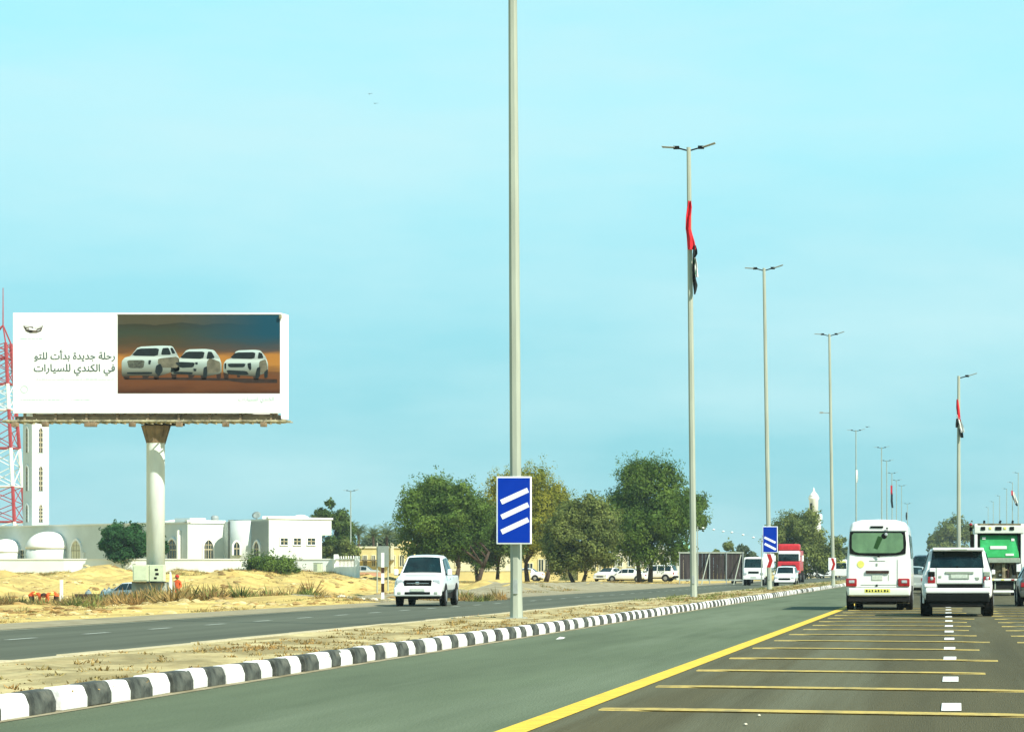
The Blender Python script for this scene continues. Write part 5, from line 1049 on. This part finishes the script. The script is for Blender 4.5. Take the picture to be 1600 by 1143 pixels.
o = suvb('white suv coming on below the red lorry', *flip(SX(1225.5, 205), 205, 4.6), 'white'); o.scale = (.9, 1, .86)
loc, rz = flip(SX(1232, 268), 268, 7.5)
rt = thing('lorry', 'red lorry with a white topped cab behind the two bar sign', 'truck', loc, rz)
MB().box(-1.12, 1.12, 5.2, 7.4, .9, 2.1).build('cab', 'red', rt, bevel=.1); MB().box(-1.08, 1.08, 5.25, 7.2, 2.102, 3.15).build('cab_top', 'white', rt, bevel=.12)
MB().box(-1.02, 1.02, 7.16, 7.26, 2.1, 2.85).build('windshield', 'glass', rt, bevel=.02); MB().box(-1.15, 1.15, 7.36, 7.46, .9, 1.3).build('bumper', 'red', rt, bevel=.03); MB().box(-.7, .7, 7.38, 7.44, 1.38, 1.75).build('grille', 'dark', rt, bevel=.02)
MB().box(-1.08, 1.08, 0, 4.9, 1.15, 3.2).build('cargo_body', 'red', rt, bevel=.05); MB().box(-1.1, 1.1, 5.2, 6.9, 3.2, 3.85).build('wind_deflector', 'red', rt, bevel=.15)
for s_ in (1, -1):
    MB().box(s_*1.4-.1, s_*1.4+.1, 7.0, 7.12, 2.1, 2.7).build('mirror', 'white', rt, bevel=.03); MB().tube((s_*1.15, 7.05, 2.6), (s_*1.4, 7.05, 2.6), .03, n=6).build('mirror_arm', 'dark', rt)
    MB().box(s_*.95-.14, s_*.95+.14, 7.4, 7.48, 1.0, 1.2).build('headlight', 'clearlamp', rt, bevel=.02)
    wheel(rt, s_*1.02, 6.3, .5, .3, s_); wheel(rt, s_*.98, 1.4, .5, .5, s_)
MB().box(-.9, .9, .2, 7.2, .6, 1.1).build('chassis', 'under', rt)
suvb('white suv coming on between the lorry and the chevron post', *flip(SX(1289.5, 400), 400, 4.6, -6), 'white')
for i, (px, lab) in enumerate(((1268, 'white car parked under the olive tree, nearest the lorry'),)):
    sedan(lab, (SX(px, 420)+1.8, 420, 0), R(90), 'white')
# white minibus far off beside the chevron post
vb = thing('coach', 'white bus showing left of the minibus beyond the chevron post', 'bus', *flip(SX(1313, 380), 380, 7.0))
b = MB(); loft(b, [bsec(0), bsec(3.5), bsec(6.3), bsec(6.95, .95, -.15)]); b.build('body', 'white', vb, bevel=.06)
MB().box(-.86, .86, 6.85, 6.99, 1.45, 2.2).build('windshield', 'glass', vb, bevel=.02); MB().box(-.8, .8, 6.9, 7.02, 2.3, 2.5).build('destination_board', 'yel', vb)
for s_ in (1, -1):
    wheel(vb, s_*.86, 5.4, .4, .24, s_); wheel(vb, s_*.86, 1.4, .4, .24, s_)
    for k in range(5): MB().box(min(s_*.93, s_*.99), max(s_*.93, s_*.99), .5+k*1.15, 1.5+k*1.15, 1.6, 2.25).build('side_window', 'glass', vb)
# parked cars under the trees
sedan('white parked car with dark windscreen left of the twin trunked tree', (SX(962, 285), 288, terr(SX(962, 285), 288)), R(160), 'white')
sedan('white parked car side on just left of the twin trunks', (SX(1010, 283), 284, terr(-30, 284)), R(82), 'white')
suvb('white parked suv right of the twin trunks near the flag pole', (SX(1056, 288), 288, terr(-28, 288)), R(80), 'white')
sedan('white parked car showing right of the nearest post', (SX(850, 300), 300, terr(SX(850, 300), 300)), R(88), 'white')
sedan('pale parked car left of the marker post by the low pink wall', (SX(592, 300), 300, .25), R(95), 'silver')
hb = sedan('dusty silver hatchback parked behind the billboard plinth', (SX(248, 161), 161, terr(SX(215, 161), 161)), R(56), 'white', name='hatchback')

# ------------------------------------------------------------------ houses, walls, fence behind the trees
def house(name, label, px0, px1, Y, top, m, depth=8, cat='house', base=None, extra=None):
    x0, x1 = SX(px0, Y), SX(px1, Y); z = terr((x0+x1)/2, Y)-.3 if base is None else base
    t = thing(name, label, cat, ((x0+x1)/2, Y, z)); hw_ = (x1-x0)/2; H = SZ(top, Y)-z
    MB().box(-hw_, hw_, 0, depth, 0, H).build('wall', m, t); MB().box(-hw_-.12, hw_+.12, -.14, depth+.12, H+.003, H+.22).build('roof', 'cream', t)
    lx = lambda px: (px-(px0+px1)/2)*Y/FPX; lz = lambda py: SZ(py, Y)-z
    return t, lx, lz
def hwin(t, lx, lz, px0, px1, py0, py1, glass='glassb', frame='cream', nm='window', ar=False):
    x0, x1, z0, z1 = lx(px0), lx(px1), lz(py1), lz(py0); f = MB(); f.box(x0-.1, x1+.1, -.09, .02, z1, z1+.12).box(x0-.1, x1+.1, -.12, .02, z0-.1, z0).box(x0-.1, x0, -.09, .02, z0, z1).box(x1, x1+.1, -.09, .02, z0, z1)
    w0 = f.build(nm, frame, t); 
    MB().box(x0, x1, -.03, .02, z0, z1).build('pane', glass, w0); MB().box((x0+x1)/2-.04, (x0+x1)/2+.04, -.06, -.031, z0, z1).build('mullion', 'dark' if glass != 'glassb' else 'cream', w0)
h, lx, lz = house('house', 'low yellow house with a rounded gable left of the big trees', 552, 665, 330, 856, 'yellow')
b = MB(); g_ = [(lx(619), lz(856)), (lx(622), lz(850)), (lx(628), lz(848)), (lx(631), lz(844.5)), (lx(636), lz(843.5)), (lx(642), lz(846)), (lx(650), lz(848)), (lx(657), lz(850)), (lx(659), lz(856))]; b.plate(g_, -.1, .6).build('gable', 'yellow', h)
for p in ((573, 568), (582, 586), (614, 617), (625, 631), (640, 645)): a_, c_ = min(p), max(p); hwin(h, lx, lz, a_, c_, 868, 884)
MB().box(lx(611), lx(615.5), -.3, -.0, 0, lz(848)).build('pillar', 'cream', h); MB().box(lx(552), lx(617), -1.2, -.15, lz(876), lz(874)).build('awning', 'hop', h)
lw = thing('low_wall', 'low pinkish wall in the sand left of the marker post', 'wall', (SX(577, 290), 290, 0)); MB().box(-1.75, 1.6, -.1, .1, -.3, SZ(893.5, 290)).build('wall_panel', 'pink', lw, bevel=.03)
MB().box(-1.8, 1.65, -.14, .14, SZ(893.5, 290)+.002, SZ(893.5, 290)+.08).build('coping', 'cream', lw)
lw = thing('low_wall', 'low yellow wall running behind the dark trunks', 'wall', (SX(735, 296), 296, 0)); MB().box(-7, 6.6, -.1, .1, -.3, SZ(892, 296)).build('wall_panel', 'yellow', lw, bevel=.03); MB().box(-7.1, 6.7, -.15, .15, SZ(892, 296)+.002, SZ(890.5, 296)).build('coping', 'cream', lw)
h, lx, lz = house('house', 'cream house behind the trunks of the dark trees', 668, 790, 345, 862, 'cream')
for p in ((690, 698), (712, 720), (738, 746), (765, 773)): hwin(h, lx, lz, p[0], p[1], 872, 884)
h, lx, lz = house('house', 'yellow house with blue door right of the nearest post', 812, 902, 325, 853, 'yellow')
for p in ((842, 849), (852, 858)): hwin(h, lx, lz, p[0], p[1], 874, 892)
hwin(h, lx, lz, 870, 876, 880, 894, glass='turq', nm='door'); hwin(h, lx, lz, 864, 868.5, 884, 893); hwin(h, lx, lz, 878, 882, 884, 893); MB().box(lx(862), lx(887), -.9, -.1, lz(878.5), lz(877)).build('awning', 'hop', h); hwin(h, lx, lz, 824, 832, 880, 893); hwin(h, lx, lz, 881, 885, 862, 868)
h, lx, lz = house('house', 'plain yellow house with a narrow door behind the dusty tree', 903, 948, 322, 868, 'yellow', 6)
hwin(h, lx, lz, 936, 939, 876, 905, nm='door'); hwin(h, lx, lz, 914, 921, 878, 890); hwin(h, lx, lz, 926, 931, 878, 890)
h, lx, lz = house('villa', 'white villa with ornate gable behind the twin trunked tree', 955, 1061, 330, 860, 'cream')
b = MB()
for c0 in (972, 1032): b.plate([(lx(c0-14), lz(860)), (lx(c0-9), lz(853)), (lx(c0-4), lz(852)), (lx(c0), lz(848)), (lx(c0+4), lz(852)), (lx(c0+9), lz(853)), (lx(c0+14), lz(860))], -.15, .5)
b.build('gable', 'wall', h)
hwin(h, lx, lz, 1047.5, 1054.5, 867.5, 886, glass='gdoor', frame='wall', nm='shutter')
for p in ((966, 972), (982, 989), (1002, 1008), (1018, 1025), (1034, 1040)): hwin(h, lx, lz, p[0], p[1], 870, 884, frame='wall')
for px in (962, 994, 1013, 1043, 1059): MB().box(lx(px-1.3), lx(px+1.3), -.35, -.0, 0, lz(860)).build('pillar', 'wall', h)
tt_ = thing('tent', 'turquoise peaked tent between the flag pole and the fence', 'tent', (SX(1066, 345), 345, 0)); s = FPX/345
b = MB(); hw_ = 17/s; b.add([(-hw_, -hw_, SZ(862, 345)), (hw_, -hw_, SZ(862, 345)), (hw_, hw_, SZ(862, 345)), (-hw_, hw_, SZ(862, 345)), (0, 0, SZ(838, 345))], [(0, 1, 4), (1, 2, 4), (2, 3, 4), (3, 0, 4), (0, 3, 2, 1)]); b.build('canopy', 'turq', tt_)
b = MB(); b.box(-hw_, hw_, -hw_+.0, hw_, SZ(872, 345), SZ(862, 345)-.003); b.build('valance', 'turq', tt_)
for a_, c_ in ((-1, -1), (1, -1), (1, 1), (-1, 1)): MB().tube((a_*hw_*.97, c_*hw_*.97, -.3), (a_*hw_*.97, c_*hw_*.97, SZ(864, 345)), .06, n=6).build('post', 'pole', tt_)
# corrugated sheet fence with leaning props
Yf = 232.; fc = thing('sheet_fence', 'tall dark corrugated sheet fence right of the flag pole', 'fence', (SX(1112, Yf), Yf, 0)); s = FPX/Yf; fx = lambda px: (px-1112)/s
npn = 17; fw = (1162-1062)/npn
for k in range(npn):
    a_, c_ = fx(1062+k*fw), fx(1062+(k+1)*fw)-.012; b = MB(); n_ = 6; vs = []
    for zz in (SZ(905.5, Yf), SZ(863.5, Yf)+random.uniform(-.03, .03)):
        for i in range(n_+1): vs.append((a_+(c_-a_)*i/n_, .03*(i % 2), zz))
    kk = len(vs); vs += [(x, y_+.012, z) for x, y_, z in vs]; fs = [(i, i+1, n_+2+i, n_+1+i) for i in range(n_)]; fs += [(kk+d_, kk+c2, kk+b2, kk+a2) for a2, b2, c2, d_ in fs]; b.add(vs, fs); b.build('sheet_panel', 'corr', fc)
MB().box(fx(1061.5), fx(1162.5), -.05, .0, SZ(864.2, Yf), SZ(861.8, Yf)).build('top_rail', 'pole', fc); MB().box(fx(1061.5), fx(1162.5), -.05, -.002, SZ(907, Yf), SZ(904.5, Yf)).build('bottom_rail', 'conc', fc)
for px in (1062, 1109, 1135, 1161): MB().box(fx(px-.7), fx(px+.7), -.11, -.055, -.1, SZ(862, Yf)).build('post', 'lamp', fc)
for px in (1108, 1158): MB().tube((fx(px), -.1, SZ(866, Yf)), (fx(px-10), -1.3, -.05), .045, n=6).build('prop', 'pole', fc)
# festoon bulbs and their wire
Yw = 210.; fw_ = thing('festoon', 'string of small white lights sagging in front of the sky', 'string lights', (0, 0, 0))
pts = [(1090, 822), (1098.5, 823.2), (1115, 825.8), (1130, 828.6), (1143.5, 830), (1161, 834), (1177, 838), (1190, 841)]
W3 = [Vector((SX(a, Yw), Yw, SZ(c, Yw))) for a, c in pts]; b = MB()
for p, q in zip(W3, W3[1:]): b.tube(p, q, .004, n=4)
b.build('wire', 'lamp', fw_)
for p in W3[1:-1]: MB().ball(tuple(p-Vector((0, 0, .06))), .11, .11, .07, 8, 6).build('bulb', 'tent', fw_, smoothf=True)
for p, lab in ((W3[0], 'left'), (W3[-1], 'right')):
    t = thing('wooden_pole', 'thin pole holding the %s end of the string lights' % ('tree side' if lab == 'left' else 'truck side'), 'pole', (p.x, p.y, 0)); MB().tube((0, 0, -.1), (0, 0, p.z), .05, .03, 6).build('shaft', 'pole', t)
# far minaret
m2 = thing('minaret', 'slender white minaret above the olive tree by the lorry', 'minaret', (SX(1271.5, 600), 600, 0)); z6 = lambda py: SZ(py, 600)
MB().lathe([(1.3, 0), (1.3, z6(812))], 12, .3, 0).build('base', 'dome', m2); MB().lathe([(1.2, z6(812)), (1.35, z6(811)), (1.35, z6(805)), (1.2, z6(803))], 16, .55, 0).build('balcony', 'dome', m2)
MB().lathe([(1.0, z6(806)), (1.0, z6(781)), (1.2, z6(779)), (1.2, z6(776.5))], 12).build('shaft', 'dome', m2, smoothf='fix')
MB().lathe([(1.1, z6(776.5)), (.95, z6(773)), (.55, z6(770)), (.28, z6(767.5)), (.2, z6(765)), (.03, z6(761))], 12).build('cupola', 'dome', m2, smoothf='fix')
MB().box(-.78, -.30, -1.02, -.85, z6(800), z6(786)).build('window', 'dark', m2)
for px, Y_, tp, lab in ((1294, 450, 857, 'white peaked tent just left of the chevron post'), (1306, 455, 856, 'white peaked tent just right of the chevron post')):
    t = thing('tent', lab, 'tent', (SX(px, Y_), Y_, 0), 0, 'white peaked tents'); s = FPX/Y_; hw_ = 9/s; zt, ze = SZ(tp, Y_), SZ(877, Y_)
    b = MB(); b.lathe([(hw_*1.41, ze), (hw_*.8, ze+(zt-ze)*.22), (hw_*.35, ze+(zt-ze)*.5), (.05, zt)], 4, 0, 0, R(45)); b.build('canopy', 'tent', t)
    b = MB(); b.box(-hw_, hw_, -hw_, hw_, ze-.45, ze-.003); b.build('valance', 'tent', t)
    for a_, c_ in ((-1, -1), (1, -1), (1, 1), (-1, 1)): MB().tube((a_*hw_*.95, c_*hw_*.95, -.1), (a_*hw_*.95, c_*hw_*.95, ze-.1), .05, n=5).build('post', 'pole', t)

# ------------------------------------------------------------------ people
def person(label, loc, rz, J, rad, edges, head, capm='cap', zd=0):
    t = thing('person', label, 'person', loc, rz); me = bpy.data.meshes.new('body'); me.from_pydata(J, edges, []); me.materials.append(M['orange'])
    o = bpy.data.objects.new('body', me); COL.objects.link(o); o.parent = t
    o.modifiers.new('skin', 'SKIN'); ss = o.modifiers.new('sub', 'SUBSURF'); ss.levels = 1; ss.render_levels = 2
    for v_, r_ in zip(me.skin_vertices[0].data, rad): v_.radius = (r_, r_*.9)
    me.skin_vertices[0].data[0].use_root = True
    h = Vector(head); MB().ball(tuple(h), .10, .115, .135, 12, 8).build('head', 'skin', t, smoothf=True); MB().ball(tuple(h+Vector((0, .01, .05))), .125, .135, .11, 12, 8).build('head_cover', capm, t, smoothf=True)
    bpy.context.view_layer.update(); ev = bpy.data.meshes.new_from_object(o.evaluated_get(bpy.context.evaluated_depsgraph_get())); o.modifiers.clear(); o.data = ev
    ev.materials.clear(); [ev.materials.append(M[m_]) for m_ in ('orange', 'plank', 'yel')]
    for p_ in ev.polygons:
        c_ = p_.center; p_.use_smooth = True
        p_.material_index = 1 if (zd and c_.z < zd and c_.y > -.28) else 2 if (zd and -.22 < c_.y < -.08 and c_.z > .7) or (not zd and 1.1 < c_.z < 1.17 and abs(c_.x) < .2) else 0
    return t, o
HANDS = {}
def hand(t, p, d=Vector((0, 0, -1))):
    p = Vector(p); b = MB(); b.ball(tuple(p), .045, .03, .05, 8, 6)
    for k, (ox, ln_) in enumerate(((-.03, .07), (-.01, .085), (.01, .08), (.03, .065))): q = p+Vector((ox, 0, -.03)); m_ = q+d*ln_*.55+Vector((0, -.008, 0)); b.tube(q, m_, .010, .009, 5).tube(m_, m_+d*ln_*.45+Vector((0, -.02, 0)), .009, .007, 5)
    b.tube(p+Vector((.04, 0, .01)), p+Vector((.065, -.02, -.035)), .011, .009, 5); b.build('hand', 'skin', t)
def foot(t, x, y): MB().ball((x, y-.07, .05), .05, .13, .055, 8, 6).build('shoe', 'dark', t, smoothf=True)
EDG = [(0, 1), (1, 2), (2, 3), (0, 4), (4, 5), (5, 6), (0, 7), (7, 8), (8, 9), (2, 10), (10, 11), (11, 12), (2, 13), (13, 14), (14, 15)]
def bent(label, px, Y, rz, k=0.):
    x, y, z = gnd(px, Y)
    J = [(0, .18, .92), (0, -.05, .98), (0, -.42, .92), (0, -.52, .86), (-.13, .17, .86), (-.17, .06, .48), (-.18, .14, .08), (.13, .17, .86), (.17, .02+k, .48), (.2, .1+k, .08), (-.19, -.40, .90), (-.22, -.40, .60), (-.16, -.44, .36), (.19, -.40, .90), (.22, -.36, .58), (.14, -.44, .34)]
    rad = [.20, .20, .21, .08, .13, .09, .06, .13, .09, .06, .085, .06, .045, .085, .06, .045]
    t, o = person(label, (x, y, z), rz, J, rad, EDG, (0, -.66, .82), 'plank', .74); hand(t, (-.15, -.47, .30)); hand(t, (.13, -.47, .28)); foot(t, -.18, .14); foot(t, .2, .1+k); return t
bent('person in orange overalls bending over the sand, further left of the two', 52, 168, R(95))
bent('person in orange overalls bending beside the white stake', 84, 168, R(-60), .15)
x, y, z = gnd(277, 161)
J = [(0, 0, .95), (0, -.02, 1.15), (0, .0, 1.40), (0, 0, 1.52), (-.12, 0, .88), (-.14, -.03, .48), (-.14, .02, .08), (.12, 0, .88), (.16, -.05, .48), (.17, .0, .08), (-.20, 0, 1.38), (-.29, -.06, 1.12), (-.26, -.28, .98), (.20, 0, 1.38), (.30, .02, 1.10), (.24, -.22, .95)]
t, o = person('person in orange overalls standing in the brush right of the billboard plinth', (x, y, z), R(-25), J, [.15, .145, .165, .07, .105, .08, .055, .105, .08, .055, .075, .055, .045, .075, .055, .045], EDG, (0, -.02, 1.64)); hand(t, (-.26, -.32, .95)); hand(t, (.24, -.26, .92)); foot(t, -.14, .02); foot(t, .17, 0)

# ------------------------------------------------------------------ small things
x, y, z = gnd(96, 166); st = thing('stake', 'thin white stake beside the bending people', 'stake', (x, y, z)); s = FPX/166
MB().box(-.10, .10, -.03, .03, -.1, 44/s).build('board', 'wdash', st, bevel=.01)
x, y, z = gnd(146, 188); tb = thing('timber_stack', 'dark stack of timber lying in the sand left of the hatchback', 'timber', (x, y, z)); s = FPX/188
for k in range(3):
    for j in range(3): MB().box(-26/s+random.uniform(-.1, .1), 27/s+random.uniform(-.1, .1), -.45+j*.3, -.17+j*.3, .05+k*.11, .15+k*.11).build('plank', 'plank', tb)
for i, (px, w_, h_) in enumerate(((138, .42, .40), (163, .5, .45), (170, .35, .5))):
    x_, y_ = SX(px, 189), 189.0; zz = terr(x_, y_); t = thing('sack', ['grey sack standing left behind the timber stack', 'low grey sack behind the right end of the timber stack', 'grey sack nearest the hatchback behind the timber'][i], 'sack', (x_, y_, zz+.05))
    MB().ball((0, 0, h_*.7), w_*.55, .3, h_*.75, 12, 8).build('bag', 'sack', t, smoothf=True); MB().tube((0, 0, h_*1.38), (.04, 0, h_*1.55), .05, .09, 6).build('neck', 'sack', t)
b = MB(); rng = random.Random(9)
for _ in range(46):
    px, Y = rng.choice(((292, 130), (284, 131), (300, 128), (225, 125), (430, 118), (560, 108))); x = SX(px, Y)+rng.gauss(0, .5); y = Y+rng.gauss(0, .8); r_ = rng.uniform(.04, .16)
    b.ball((x, y, terr(x, y)+r_*.3), r_*1.4, r_, r_*.7, 6, 4)
o = b.build('rubble', 'rub'); tag(o, 'scattered pale rubble on the verge below the billboard', None, None, 'stuff')
lt = thing('paper_scrap', 'small white scrap of litter on the asphalt shoulder', 'litter', (SX(875, 48.5), 48.5, .002)); MB().add([(-.07, -.06, .0), (.06, -.08, .01), (.09, .05, .03), (-.05, .08, .012), (0, 0, .045)], [(0, 1, 4), (1, 2, 4), (2, 3, 4), (3, 0, 4), (3, 2, 1, 0)]).build('paper', 'wdash', lt)
for (px, py, lab) in ((1165, 1133, 'pale pebble on the nearest brown lane'), (1186, 1119, 'small pale stone beside the nearest yellow bar')):
    yy_ = 1.25*FPX/(py-890); MB_ = thing('pebble', lab, 'pebble', (SX(px, yy_), yy_, .012)); MB().ball((0, 0, 0), .016, .03, .01, 7, 5).build('stone', 'rub', MB_)
for i, (px, py, Y, lab) in enumerate(((577, 147, 300, 'tiny bird in the open sky left of the tall post, upper of two'), (586, 162, 320, 'tiny bird in the open sky left of the tall post, lower of two'), (1355, 667, 300, 'tiny bird beside the lamp posts above the minibus'))):
    t = thing('bird', lab, 'bird', (SX(px, Y), Y, SZ(py, Y)), R(20*i), 'birds in the sky'); b = MB(); b.ball((0, 0, 0), .06, .16, .05, 8, 6); b.ball((0, .17, .02), .035, .05, .035, 6, 5)
    b.build('body', 'bird', t, smoothf=True)
    for s_ in (1, -1): MB().add([(s_*.03, .07, .01), (s_*.22, .05, .09), (s_*.42, -.04, .04), (s_*.22, -.08, .07), (s_*.03, -.08, .01)], [(0, 1, 2, 3, 4)]).build('wing', 'bird', t)

# ------------------------------------------------------------------ haze
hz = bpy.data.materials.new('haze_air'); hz.use_nodes = True; t = hz.node_tree; t.nodes.clear(); o_ = t.nodes.new('ShaderNodeOutputMaterial'); pv = t.nodes.new('ShaderNodeVolumePrincipled')
pv.inputs['Color'].default_value = (.72, .93, .97, 1); pv.inputs['Density'].default_value = .00014; pv.inputs['Anisotropy'].default_value = .0; t.links.new(pv.outputs[0], o_.inputs['Volume']); M['haze'] = hz
o = MB().box(-6500, 6500, -120, 9500, -3, 46).build('haze', 'haze'); tag(o, 'thin pale dust haze over the whole plain', None, None, 'stuff')
